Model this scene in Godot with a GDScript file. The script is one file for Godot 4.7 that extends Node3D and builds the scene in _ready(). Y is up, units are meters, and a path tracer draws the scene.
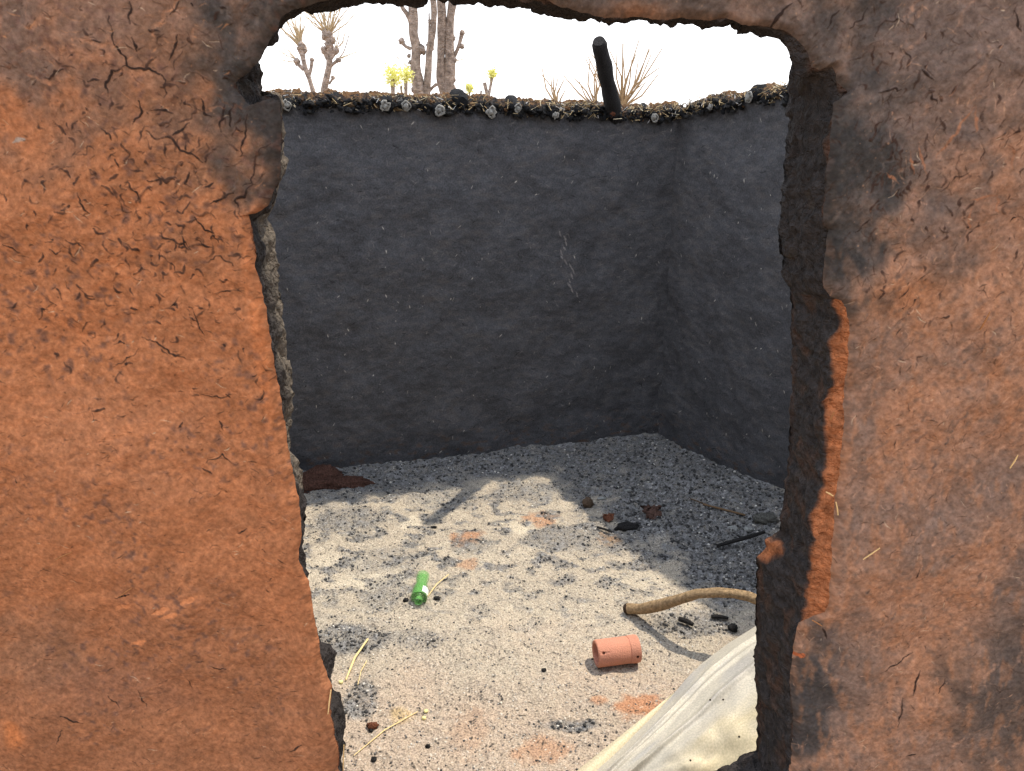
extends Node3D

const CAM_H := 1.6
const PITCH := 20.0
const FOC := 760.0
const FRONT := 1.0      # distance of the outer face of the near wall
const BACK := 1.16      # distance of its inner face

var rng := RandomNumberGenerator.new()
var n_big := FastNoiseLite.new()
var n_mid := FastNoiseLite.new()
var n_fine := FastNoiseLite.new()
var n_rag := FastNoiseLite.new()
var n_warp := FastNoiseLite.new()

# ---------------------------------------------------------------- measuring
func ray(px: float, py: float) -> Vector3:
	var p := deg_to_rad(PITCH)
	var x := (px - 512.0) / FOC
	var y := -(py - 385.5) / FOC
	return Vector3(x, y * cos(p) - sin(p), -cos(p) - y * sin(p))

func at_z(px: float, py: float, z: float) -> Vector3:
	var r := ray(px, py)
	return Vector3(0, CAM_H, 0) + r * (z / r.z)

func at_y(px: float, py: float, y := 0.0) -> Vector3:
	var r := ray(px, py)
	return Vector3(0, CAM_H, 0) + r * ((y - CAM_H) / r.y)

func at_wall(px: float, py: float, p0: Vector3, dir: Vector3) -> Vector3:
	var n := Vector3(-dir.z, 0, dir.x)
	var r := ray(px, py)
	var o := Vector3(0, CAM_H, 0)
	return o + r * ((p0 - o).dot(n) / r.dot(n))

func w2(px: float, py: float) -> Vector2:      # a point of the near wall's face, in metres
	var v := at_z(px, py, -FRONT)
	return Vector2(v.x, v.y)

# ---------------------------------------------------------------- nodes
func tag(o: Node, label: String, category := "", group := "", kind := "") -> void:
	if label: o.set_meta("label", label)
	if category: o.set_meta("category", category)
	if group: o.set_meta("group", group)
	if kind: o.set_meta("kind", kind)

func numbered(called: String, parent: Node) -> String:
	if not parent.has_node(called):
		return called
	var i := 1
	while parent.has_node("%s_%03d" % [called, i]):
		i += 1
	return "%s_%03d" % [called, i]

func thing(called: String, at: Vector3) -> Node3D:
	var o := Node3D.new()
	o.name = numbered(called, self)
	add_child(o, true)
	o.position = at
	return o

func put(called: String, mesh: Mesh, mat: Material, parent: Node = self) -> MeshInstance3D:
	var o := MeshInstance3D.new()
	o.name = numbered(called, parent)
	o.mesh = mesh
	if mat: o.material_override = mat
	parent.add_child(o, true)
	return o

# ---------------------------------------------------------------- materials
func grain_over(m: StandardMaterial3D, w: int, h: int, freq: float, contrast: float, bright: float, sd: int) -> void:
	var n := FastNoiseLite.new()
	n.noise_type = FastNoiseLite.TYPE_SIMPLEX_SMOOTH
	n.frequency = freq
	n.seed = sd
	n.fractal_octaves = 5
	n.fractal_gain = 0.72
	var im := n.get_image(w, h)
	im.convert(Image.FORMAT_L8)
	im.convert(Image.FORMAT_RGB8)
	im.adjust_bcs(1.0, contrast, 1.0)
	im.adjust_bcs(bright, 1.0, 1.0)
	m.detail_enabled = true
	m.detail_blend_mode = BaseMaterial3D.BLEND_MODE_MUL
	m.detail_albedo = ImageTexture.create_from_image(im)

func noise_tex(freq: float, octaves: int, size := 512, lo := 0.0, hi := 1.0, kind := FastNoiseLite.TYPE_SIMPLEX_SMOOTH, sd := 1) -> ImageTexture:
	var n := FastNoiseLite.new()
	n.noise_type = kind
	n.frequency = freq
	n.seed = sd
	n.fractal_octaves = octaves
	n.fractal_gain = 0.6
	var im := n.get_seamless_image(size, size)
	im.convert(Image.FORMAT_L8)
	if lo > 0.0 or hi < 1.0:
		var d := im.get_data()
		for i in d.size():
			d[i] = int(255.0 * lerpf(lo, hi, d[i] / 255.0))
		im = Image.create_from_data(size, size, false, Image.FORMAT_L8, d)
	im.convert(Image.FORMAT_RGB8)
	return ImageTexture.create_from_image(im)

func mat(col: Color, rough := 0.95) -> StandardMaterial3D:
	var m := StandardMaterial3D.new()
	m.albedo_color = col
	m.roughness = rough
	m.metallic_specular = 0.3
	return m

func tri_mat(col: Color, tex: Texture2D, scale: float, bump: Texture2D = null, bump_cm := 0.0, vcol := false) -> StandardMaterial3D:
	var m := mat(col)
	m.albedo_texture = tex
	m.uv1_triplanar = true
	m.uv1_world_triplanar = true
	m.uv1_scale = Vector3.ONE * scale
	m.vertex_color_use_as_albedo = vcol
	if bump:
		m.heightmap_enabled = true
		m.heightmap_texture = bump
		m.heightmap_scale = bump_cm
	return m

# ---------------------------------------------------------------- mesh helpers
func finish(st: SurfaceTool) -> ArrayMesh:
	st.generate_normals()
	return st.commit()

func grid_mesh(w: int, h: int, v: PackedVector3Array, uv := PackedVector2Array(), col := PackedColorArray(), wrap := false, flip := false, into: ArrayMesh = null) -> ArrayMesh:
	var idx := PackedInt32Array()
	var cw := w if wrap else w - 1
	idx.resize(cw * (h - 1) * 6)
	var k := 0
	for j in h - 1:
		for i in cw:
			var a := j * w + i
			var b := j * w + (i + 1) % w
			var c := a + w
			var d := b + w
			if flip:
				idx[k] = a; idx[k + 1] = c; idx[k + 2] = b; idx[k + 3] = b; idx[k + 4] = c; idx[k + 5] = d
			else:
				idx[k] = a; idx[k + 1] = b; idx[k + 2] = c; idx[k + 3] = b; idx[k + 4] = d; idx[k + 5] = c
			k += 6
	var arr := []
	arr.resize(Mesh.ARRAY_MAX)
	arr[Mesh.ARRAY_VERTEX] = v
	arr[Mesh.ARRAY_INDEX] = idx
	if uv.size(): arr[Mesh.ARRAY_TEX_UV] = uv
	if col.size(): arr[Mesh.ARRAY_COLOR] = col
	var nor := PackedVector3Array()
	nor.resize(v.size())
	for t in range(0, idx.size(), 3):
		var p := v[idx[t]]
		var n := (v[idx[t + 2]] - p).cross(v[idx[t + 1]] - p)
		nor[idx[t]] += n; nor[idx[t + 1]] += n; nor[idx[t + 2]] += n
	for i in nor.size():
		nor[i] = nor[i].normalized() if nor[i].length_squared() > 1e-20 else Vector3.UP
	arr[Mesh.ARRAY_NORMAL] = nor
	var m := into if into else ArrayMesh.new()
	m.add_surface_from_arrays(Mesh.PRIMITIVE_TRIANGLES, arr)
	return m

func tube(st: SurfaceTool, pts: Array, radii: Array, sides := 8, col := Color.WHITE, rough := 0.0, caps := true) -> void:
	var rings := []
	var up := Vector3(0.31, 0.2, 0.93).normalized()
	for i in pts.size():
		var d: Vector3 = (pts[min(i + 1, pts.size() - 1)] - pts[max(i - 1, 0)]).normalized()
		var a := d.cross(up).normalized()
		var b := d.cross(a)
		up = a.cross(d)
		var ring := []
		for k in sides:
			var t := TAU * k / sides
			var r: float = radii[i]
			var q: Vector3 = pts[i] + (a * cos(t) + b * sin(t)) * r
			if rough > 0.0:
				q += (a * cos(t) + b * sin(t)) * r * rough * n_rag.get_noise_3d(q.x * 9.0, q.y * 4.0, q.z * 9.0)
			ring.append(q)
		rings.append(ring)
	st.set_smooth_group(0)
	for i in pts.size() - 1:
		for k in sides:
			var k2 := (k + 1) % sides
			for q in [rings[i][k], rings[i + 1][k], rings[i][k2], rings[i][k2], rings[i + 1][k], rings[i + 1][k2]]:
				st.set_color(col); st.add_vertex(q)
	if caps:
		st.set_smooth_group(-1)
		for e in [0, pts.size() - 1]:
			for k in sides:
				var k2 := (k + 1) % sides
				var tri := [pts[e], rings[e][k], rings[e][k2]] if e == 0 else [pts[e], rings[e][k2], rings[e][k]]
				for q in tri:
					st.set_color(col); st.add_vertex(q)

func new_st() -> SurfaceTool:
	var st := SurfaceTool.new()
	st.begin(Mesh.PRIMITIVE_TRIANGLES)
	return st

func clod(st: SurfaceTool, at: Vector3, size: Vector3, col: Color, turn := 0.0, lat := 6, lon := 9, rough := 0.55, sd := 0.0) -> void:
	# an irregular lump of mud, coal or stone
	var ring := []
	var bas := Basis(Vector3.UP, turn)
	for j in lat + 1:
		var th := PI * j / lat
		var row := []
		for i in lon:
			var ph := TAU * i / lon
			var d := Vector3(sin(th) * cos(ph), cos(th), sin(th) * sin(ph))
			var r := 1.0 + rough * n_rag.get_noise_3d(d.x * 9.0 + sd * 37.0, d.y * 9.0 + at.x * 91.0, d.z * 9.0 + at.z * 77.0)
			row.append(at + bas * (d * size * r))
		ring.append(row)
	st.set_smooth_group(0)
	for j in lat:
		for i in lon:
			var i2 := (i + 1) % lon
			for q in [ring[j][i], ring[j][i2], ring[j + 1][i], ring[j][i2], ring[j + 1][i2], ring[j + 1][i]]:
				st.set_color(col); st.add_vertex(q)

func straw_prism(st: SurfaceTool, a: Vector3, b: Vector3, r: float, col: Color) -> void:
	var d := (b - a).normalized()
	var u := d.cross(Vector3(0.3, 0.8, 0.5)).normalized() * r
	var w := d.cross(u)
	var o := [u, (-u * 0.5 + w * 0.87), (-u * 0.5 - w * 0.87)]
	st.set_smooth_group(-1)
	for k in 3:
		var k2 := (k + 1) % 3
		for q in [a + o[k], b + o[k], a + o[k2], a + o[k2], b + o[k], b + o[k2]]:
			st.set_color(col); st.add_vertex(q)

func lathe(prof: Array, seg: int) -> ArrayMesh:   # prof: Vector2(radius, y)
	var v := PackedVector3Array()
	var uv := PackedVector2Array()
	for j in prof.size():
		for i in seg:
			var t := TAU * i / seg
			v.append(Vector3(prof[j].x * cos(t), prof[j].y, prof[j].x * sin(t)))
			uv.append(Vector2(i / float(seg), prof[j].y))
	return grid_mesh(seg, prof.size(), v, uv, PackedColorArray(), true, true)

func aim(o: Node3D, dir: Vector3) -> void:     # turns the thing's y axis along dir
	var y := dir.normalized()
	var x := y.cross(Vector3(0.13, 0.3, 0.9)).normalized()
	o.basis = Basis(x, y, x.cross(y))

func poly_at(line: Array, t: float, acc: PackedFloat32Array) -> Vector2:
	var L := acc[acc.size() - 1]
	var d := t * L
	var i := 1
	while i < acc.size() - 1 and acc[i] < d:
		i += 1
	var s := acc[i] - acc[i - 1]
	return line[i - 1].lerp(line[i], (d - acc[i - 1]) / s if s > 1e-9 else 0.0)

func resample(flat: Array, n: int, z: float) -> PackedVector2Array:   # pixel pairs -> n points on the plane at z (last point left out)
	var line := []
	for i in range(0, flat.size(), 2):
		var p := at_z(flat[i], flat[i + 1], z)
		line.append(Vector2(p.x, p.y))
	var acc := PackedFloat32Array([0.0])
	for i in range(1, line.size()):
		acc.append(acc[i - 1] + line[i].distance_to(line[i - 1]))
	var out := PackedVector2Array()
	for i in n:
		out.append(poly_at(line, i / float(n), acc))
	return out

# ---------------------------------------------------------------- painting on an Image (metres -> texels)
var im_c: Image
var im_h: Image
var im_o := Vector2.ZERO
var im_s := 1000.0

func dab(p: Vector2, r: float, col: Color, a: float, h: float) -> void:
	var x0 := int(floor(p.x - r)); var x1 := int(ceil(p.x + r))
	var y0 := int(floor(p.y - r)); var y1 := int(ceil(p.y + r))
	for y in range(maxi(y0, 0), mini(y1, im_c.get_height() - 1) + 1):
		for x in range(maxi(x0, 0), mini(x1, im_c.get_width() - 1) + 1):
			var k := clampf(r + 0.5 - Vector2(x, y).distance_to(p), 0.0, 1.0) * a
			if k > 0.0:
				im_c.set_pixel(x, y, im_c.get_pixel(x, y).lerp(col, k))
				if h != 0.0:
					var g := im_h.get_pixel(x, y).r
					g = clampf(lerpf(g, h, k), 0.0, 1.0)
					im_h.set_pixel(x, y, Color(g, g, g))

func stroke(pts: Array, w: float, col: Color, a: float, h := 0.0, taper := true, wob := 0.0) -> void:
	var total := 0.0
	for i in pts.size() - 1:
		total += pts[i].distance_to(pts[i + 1])
	var run := 0.0
	for i in pts.size() - 1:
		var p: Vector2 = (pts[i] - im_o) * im_s; p.y = -p.y
		var q: Vector2 = (pts[i + 1] - im_o) * im_s; q.y = -q.y
		var L := p.distance_to(q)
		var steps := maxi(1, int(L / maxf(0.7, w * 0.3)))
		for s in steps:
			var t := s / float(steps)
			var r := w * 0.5
			if taper:
				r *= clampf(1.25 - absf((run + t * L) / (total * im_s) * 2.0 - 1.0), 0.3, 1.0)
			var c := p.lerp(q, t)
			if wob > 0.0:
				c += Vector2(n_warp.get_noise_2d(c.x * 2.5, c.y * 2.5), n_warp.get_noise_2d(c.y * 2.5 + 900.0, c.x * 2.5)) * wob
				r *= 1.0 + 0.5 * n_warp.get_noise_2d(c.x * 6.0, c.y * 6.0)
			dab(c, maxf(r, 0.45), col, a, h)
		run += L

func wpts(flat: Array, ox := 0.0, oy := 0.0, k := 1.0) -> Array:
	var o := []
	for i in range(0, flat.size(), 2):
		o.append(w2(ox + flat[i] / k, oy + flat[i + 1] / k))
	return o

# ================================================================ build
var grain: ImageTexture
var grain_coarse: ImageTexture
var bump_fine: ImageTexture
var bump_rough: ImageTexture
var A := Vector3.ZERO      # back wall: left end, corner; right wall: near end
var B := Vector3.ZERO
var C := Vector3.ZERO

func _ready() -> void:
	# camera, sky, sun, exposure
	var cam := Camera3D.new()
	cam.name = "camera"
	cam.position = Vector3(0, CAM_H, 0)
	cam.rotation_degrees.x = -PITCH
	cam.fov = rad_to_deg(2.0 * atan(385.5 / FOC))
	cam.near = 0.02
	cam.far = 400.0
	cam.current = true
	add_child(cam)
	var env := Environment.new()
	var sky := Sky.new()
	var sm := ProceduralSkyMaterial.new()
	sm.sky_top_color = Color(0.86, 0.90, 0.97)
	sm.sky_horizon_color = Color(1.0, 0.99, 0.98)
	sm.sky_curve = 0.22
	sm.sky_energy_multiplier = 1.35
	sm.ground_horizon_color = Color(0.62, 0.52, 0.42)
	sm.ground_bottom_color = Color(0.45, 0.35, 0.27)
	sky.sky_material = sm
	env.background_mode = Environment.BG_SKY
	env.sky = sky
	env.tonemap_mode = Environment.TONE_MAPPER_LINEAR
	env.tonemap_exposure = 1.0
	env.sdfgi_enabled = true
	env.ssao_enabled = true
	env.ssil_enabled = true
	var we := WorldEnvironment.new()
	we.name = "world_environment"
	we.environment = env
	add_child(we)
	var sun := DirectionalLight3D.new()
	sun.name = "sun"
	sun.light_color = Color(1.0, 0.95, 0.87)
	sun.light_energy = 1.38
	sun.light_angular_distance = 0.55
	sun.shadow_enabled = true
	sun.sky_mode = DirectionalLight3D.SKY_MODE_LIGHT_ONLY
	add_child(sun)
	sun.look_at_from_position(Vector3(5.95, 16.0, -4.55), Vector3.ZERO, Vector3.FORWARD)

	rng.seed = 7
	for q in [[n_big, 3.0, 3], [n_mid, 14.0, 4], [n_fine, 60.0, 3], [n_rag, 1.0, 3], [n_warp, 0.02, 2]]:
		q[0].frequency = q[1]
		q[0].fractal_octaves = q[2]
		q[0].noise_type = FastNoiseLite.TYPE_SIMPLEX_SMOOTH
	n_big.seed = 11; n_mid.seed = 12; n_fine.seed = 13; n_rag.seed = 14; n_warp.seed = 15
	grain = noise_tex(0.08, 5, 512, 0.72, 1.0, FastNoiseLite.TYPE_SIMPLEX_SMOOTH, 3)
	grain_coarse = noise_tex(0.02, 6, 512, 0.45, 1.0, FastNoiseLite.TYPE_SIMPLEX_SMOOTH, 4)
	bump_fine = noise_tex(0.06, 5, 512, 0.0, 1.0, FastNoiseLite.TYPE_SIMPLEX_SMOOTH, 5)
	bump_rough = noise_tex(0.03, 6, 512, 0.0, 1.0, FastNoiseLite.TYPE_CELLULAR, 6)

	A = at_y(320, 472)
	B = at_y(657, 435)
	C = at_y(783, 488, 0.07)
	ground()
	front_wall()
	far_walls()
	room_floor()
	wall_top_details()
	roof_pole()
	trees()
	bottle()
	clay_pipe()
	bent_branch()
	metal_sheet()
	debris()

# ---------------------------------------------------------------- ground outside
func ground() -> void:
	var m := tri_mat(Color(0.78, 0.67, 0.56), grain_coarse, 0.8, bump_fine, 1.5)
	var v := PackedVector3Array()
	for j in 61:
		for i in 61:
			var x := (i - 30) / 30.0; var z := (j - 30) / 30.0
			x = x * absf(x) * 60.0; z = z * absf(z) * 60.0
			v.append(Vector3(x, -0.09 + 0.03 * n_big.get_noise_2d(x * 0.3, z * 0.3), z))
	var o := put("ground", grid_mesh(61, 61, v), m)
	tag(o, "bare reddish earth lying around the mud hut", "ground", "", "structure")

# ---------------------------------------------------------------- near wall with the broken opening
func front_wall() -> void:
	# outline of the hole: outer edge, burnt inner line and inner edge, measured piece by piece
	var segs := [
		# lintel, left to right
		[220, [256, 60, 264, 44, 274, 29, 280, 17, 293, 8, 310, 3, 330, -1, 345, -8, 400, -10, 470, -9, 540, -4, 560, 4, 585, 12, 606, 17, 640, 15, 655, 19, 690, 16, 715, 19, 727, 16, 745, 22],
			[], [258, 62, 262, 50, 270, 46, 278, 40, 279, 32, 285, 22, 296, 16, 302, 12, 333, 13, 340, 6, 352, 7, 366, 3, 378, 0, 388, 3, 396, 6, 405, 5, 414, 8, 421, 7, 424, -2, 429, -3, 432, 1, 450, 3, 460, 5, 475, 4, 500, 5, 520, 6, 530, 10, 540, 14, 560, 17, 585, 18, 603, 20, 605, 24, 640, 21, 655, 24, 680, 23, 715, 26, 727, 22, 740, 30]],
		# upper right corner with its hanging lip, down to the orange strip
		[190, [745, 22, 760, 24, 785, 27, 800, 38, 813, 52, 816, 67, 825, 70, 838, 65, 841, 78, 848, 88, 853, 93, 845, 98, 836, 102, 835, 115, 833, 131, 828, 170, 827, 195, 825, 221, 831, 232, 827, 263, 825, 287, 833, 298, 844, 302],
			[742, 26, 760, 30, 783, 38, 792, 52, 800, 70, 812, 76, 822, 80, 828, 100, 826, 120, 822, 150, 818, 180, 816, 220, 820, 250, 818, 280, 824, 292, 833, 302],
			[740, 30, 752, 31, 758, 36, 775, 33, 783, 41, 790, 42, 791, 50, 789, 85, 788, 127, 782, 186, 778, 232, 782, 271, 790, 291]],
		# orange strip
		[140, [844, 302, 850, 325, 850, 398, 845, 456, 839, 495, 837, 526, 831, 569, 828, 606],
			[833, 302, 833, 320, 827, 370, 823, 437, 819, 483, 809, 514, 809, 538, 804, 585, 803, 616],
			[790, 291, 791, 320, 792, 367, 789, 448, 784, 495, 780, 530, 767, 538, 765, 550, 757, 557, 756, 580]],
		# lower right
		[90, [828, 606, 826, 614, 812, 622, 801, 628, 797, 645, 796, 660, 794, 700, 797, 735, 794, 765, 790, 790, 784, 800],
			[803, 616, 797, 625, 793, 645, 790, 680, 786, 720, 786, 760, 775, 790],
			[756, 580, 756, 620, 755, 660, 756, 690, 757, 730, 755, 750]],
		# sill
		[180, [784, 800, 745, 812, 690, 815, 550, 822, 400, 822, 350, 806],
			[], [755, 750, 748, 752, 740, 757, 732, 764, 722, 768, 700, 774, 650, 790, 550, 800, 440, 800, 370, 795, 350, 785]],
		# lower left, upwards
		[120, [350, 806, 339, 780, 337, 771, 337, 744, 332, 725, 329, 706, 332, 688, 326, 680, 319, 661, 317, 642, 311, 612, 307, 586, 297, 563, 299, 537, 296, 503, 291, 480],
			[], [350, 785, 343, 770, 340, 755, 344, 740, 345, 715, 340, 692, 332, 690, 327, 677, 333, 668, 336, 655, 331, 644, 320, 641, 315, 620, 309, 601, 307, 570, 301, 548, 306, 518, 305, 500, 303, 485]],
		# left side
		[150, [291, 480, 284, 449, 279, 414, 273, 375, 269, 344, 265, 309, 257, 278, 251, 243, 247, 216],
			[], [303, 485, 301, 470, 290, 449, 291, 418, 293, 385, 292, 371, 287, 355, 285, 330, 283, 312, 280, 293, 279, 280, 276, 258, 274, 240, 268, 222]],
		# upper left, up to the socket
		[100, [247, 216, 256, 214, 266, 206, 273, 190, 279, 176, 280, 150, 279, 120, 276, 102, 268, 98],
			[], [268, 222, 270, 212, 274, 205, 277, 192, 278, 182, 285, 175, 284, 155, 283, 130, 283, 96, 278, 93, 270, 94]],
		[60, [268, 98, 262, 109, 254, 113, 247, 106, 240, 98, 232, 91, 231, 84, 238, 77, 244, 72, 250, 66, 256, 60],
			[], [270, 94, 266, 96, 264, 95, 262, 85, 260, 72, 258, 62]],
	]
	# where the mesh lines that leave each piece meet a rectangle just outside the view
	var far := [[150, -30, 800, -30], [800, -30, 1054, -30, 1054, 240], [1054, 240, 1054, 640], [1054, 640, 1054, 860, 1000, 860], [1000, 860, 120, 860], [120, 860, -30, 860, -30, 520], [-30, 520, -30, 250], [-30, 250, -30, 200], [-30, 200, -30, -30, 150, -30]]
	var RP := PackedVector2Array()
	var F := PackedVector2Array()
	var M := PackedVector2Array()
	var K := PackedVector2Array()
	var side := PackedInt32Array()
	for si in segs.size():
		var sg: Array = segs[si]
		var n: int = int(sg[0] * 0.95)
		var f := resample(sg[1], n, -FRONT)
		var b := resample(sg[3], n, -BACK)
		F.append_array(f)
		RP.append_array(resample(far[si], n, -FRONT))
		K.append_array(b)
		if sg[2].size():
			M.append_array(resample(sg[2], n, -FRONT - 0.024))
		else:
			for i in n:
				M.append(f[i].lerp(b[i], 0.35))
		for i in n:
			side.append(si)
	var N := F.size()
	# raggedness
	for i in N:
		var q := F[i] * 40.0
		F[i] += Vector2(n_rag.get_noise_2d(q.x, q.y), n_rag.get_noise_2d(q.y + 50.0, q.x)) * 0.0025
		q = K[i] * 46.0
		K[i] += Vector2(n_rag.get_noise_2d(q.x + 9.0, q.y), n_rag.get_noise_2d(q.y + 90.0, q.x)) * 0.0045
	# rectangles that the rings run out to
	var yt := 2.12
	var O := [Vector2(-1.72, yt), Vector2(2.02, yt), Vector2(2.02, -0.12), Vector2(-1.72, -0.12)]
	var cen := w2(545, 420)
	var OP := PackedVector2Array()
	for i in N:
		OP.append(hit_quad(cen, (RP[i] - cen).normalized(), O))
	# front surface
	var rings := 100
	var outer := 28
	var v := PackedVector3Array()
	var uv := PackedVector2Array()
	var H := rings + outer + 1
	v.resize(N * H); uv.resize(N * H)
	im_o = Vector2(-0.97, 1.76)
	im_s = 1000.0
	for j in H:
		for i in N:
			var p: Vector2
			if j <= rings:
				p = F[i].lerp(RP[i], pow(j / float(rings), 1.25))
			else:
				p = RP[i].lerp(OP[i], (j - rings) / float(outer))
			var e := p.distance_to(F[i])
			var z := 0.020 * n_big.get_noise_2d(p.x, p.y) + 0.004 * n_mid.get_noise_2d(p.x, p.y) + 0.0010 * n_fine.get_noise_2d(p.x, p.y)
			var rr := clampf(1.0 - e / 0.014, 0.0, 1.0)
			z -= 0.010 * rr * rr
			# plaster lip above the right shoulder of the opening
			v[j * N + i] = Vector3(p.x, p.y, -FRONT + z)
			if j == H - 1 and OP[i].y > yt - 0.01:
				v[j * N + i].y += 0.05 * n_mid.get_noise_1d(p.x)
			uv[j * N + i] = Vector2(pingpong((p.x - im_o.x) / 1.94, 1.0), pingpong((im_o.y - p.y) / 1.40, 1.0))
	var mesh := grid_mesh(N, H, v, uv, PackedColorArray(), true, false)
	# reveal: outer edge -> burnt line -> inner edge, then the inner face and the top
	var v2 := PackedVector3Array()
	var c2 := PackedColorArray()
	var r1 := 9
	var r2 := 18
	var r3 := 9
	var H2 := r1 + r2 + r3 + 2
	var orange := Color(0.88, 0.55, 0.36).srgb_to_linear()
	var black := Color(0.31, 0.285, 0.27).srgb_to_linear()
	var brown := Color(0.42, 0.31, 0.25).srgb_to_linear()
	var grey := Color(0.58, 0.53, 0.47).srgb_to_linear()
	for j in H2:
		for i in N:
			var p: Vector2
			var z: float
			var c := black
			var b := v[i]
			if j <= r1:
				var t := j / float(r1)
				p = F[i].lerp(M[i], t)
				z = lerpf(b.z, -FRONT - 0.024, t)
				var soot := smoothstep(0.72, 1.0, t + 0.22 * n_mid.get_noise_2d(p.x, p.y * 0.7))
				if side[i] == 2:
					c = orange.lerp(black, soot)
				elif side[i] == 3 and p.distance_to(w2(815, 617)) < 0.034:
					c = orange.lerp(black, smoothstep(0.55, 1.0, t))
				elif side[i] == 6 or side[i] == 5:
					c = orange.lerp(black, smoothstep(0.0, 0.35, t + 0.25 * n_mid.get_noise_2d(p.x, p.y)))
				else:
					c = brown.lerp(black, smoothstep(-0.2, 0.5, t + 0.5 * n_mid.get_noise_2d(p.x, p.y)))
			elif j <= r1 + r2:
				var t := (j - r1) / float(r2)
				p = M[i].lerp(K[i], t)
				z = lerpf(-FRONT - 0.024, -BACK, t)
				var k := n_mid.get_noise_3d(p.x, p.y, z) * 0.5 + 0.5
				if side[i] == 6 or side[i] == 7:
					c = black.lerp(grey, smoothstep(0.25, 0.9, t + 0.5 * (k - 0.5)))
				elif side[i] == 3 or side[i] == 2:
					c = black.lerp(brown, smoothstep(0.5, 0.75, k) * 0.8)
					if t > 0.86: c = c.lerp(brown, 0.7 * k)
				elif side[i] == 5:
					c = black
				else:
					c = black.lerp(brown, smoothstep(0.6, 0.9, k) * 0.5)
				if side[i] == 2 and t > 0.55:
					var q := at_z(768, 548, z)
					var dd := Vector2(p.x - q.x, p.y - q.y).length()
					c = c.lerp(orange, 0.9 * (1.0 - smoothstep(0.012, 0.03, dd)))
			else:
				var t := (j - r1 - r2) / float(r3 + 1)
				if j == H2 - 1:
					p = OP[i]; z = -FRONT
				else:
					p = K[i].lerp(OP[i], pow(t * (r3 + 1.0) / r3, 1.6)); z = -BACK
				c = black
			if j > 0 and j < H2 - 1:
				var amt := 0.012 * minf(1.0, minf(j, absf(H2 - j)) / 3.0)
				if j > r1 + r2: amt *= 0.6
				var w := Vector3(n_mid.get_noise_3d(p.x * 1.5, p.y * 1.5, z * 1.5), n_mid.get_noise_3d(p.x * 1.5 + 30.0, p.y * 1.5, z * 1.5), n_mid.get_noise_3d(p.x * 1.5, p.y * 1.5 + 30.0, z * 1.5))
				if j == r1 + r2: amt *= 0.2
				v2.append(Vector3(p.x, p.y, z) + w * amt * Vector3(1, 1, 0.7))
			elif j == 0:
				v2.append(b)
			else:
				v2.append(v[(H - 1) * N + i])
			c2.append(c)
	grid_mesh(N, H2, v2, PackedVector2Array(), c2, true, true, mesh)
	paint_front()
	var m := mat(Color.WHITE, 0.93)
	m.albedo_texture = ImageTexture.create_from_image(im_c)
	m.heightmap_enabled = true
	m.heightmap_texture = ImageTexture.create_from_image(im_h)
	m.heightmap_scale = 0.42
	m.texture_filter = BaseMaterial3D.TEXTURE_FILTER_LINEAR
	grain_over(m, 1940, 1400, 0.09, 0.20, 1.8, 61)
	var o := put("wall_front", mesh, null)
	o.set_surface_override_material(0, m)
	o.set_surface_override_material(1, tri_mat(Color.WHITE, grain_coarse, 5.0, bump_rough, 1.6, true))
	tag(o, "thick red mud wall close by, broken through by a ragged scorched opening", "wall", "", "structure")
	front_straws(o)

func hit_quad(c: Vector2, d: Vector2, q: Array) -> Vector2:
	var best := 1e9
	for k in 4:
		var a: Vector2 = q[k]
		var e: Vector2 = q[(k + 1) % 4] - a
		var den := d.cross(e)
		if absf(den) < 1e-9: continue
		var t := (a - c).cross(e) / den
		var u := (a - c).cross(d) / den
		if t > 0.0 and u >= -0.0001 and u <= 1.0001:
			best = minf(best, t)
	return c + d * best

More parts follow.
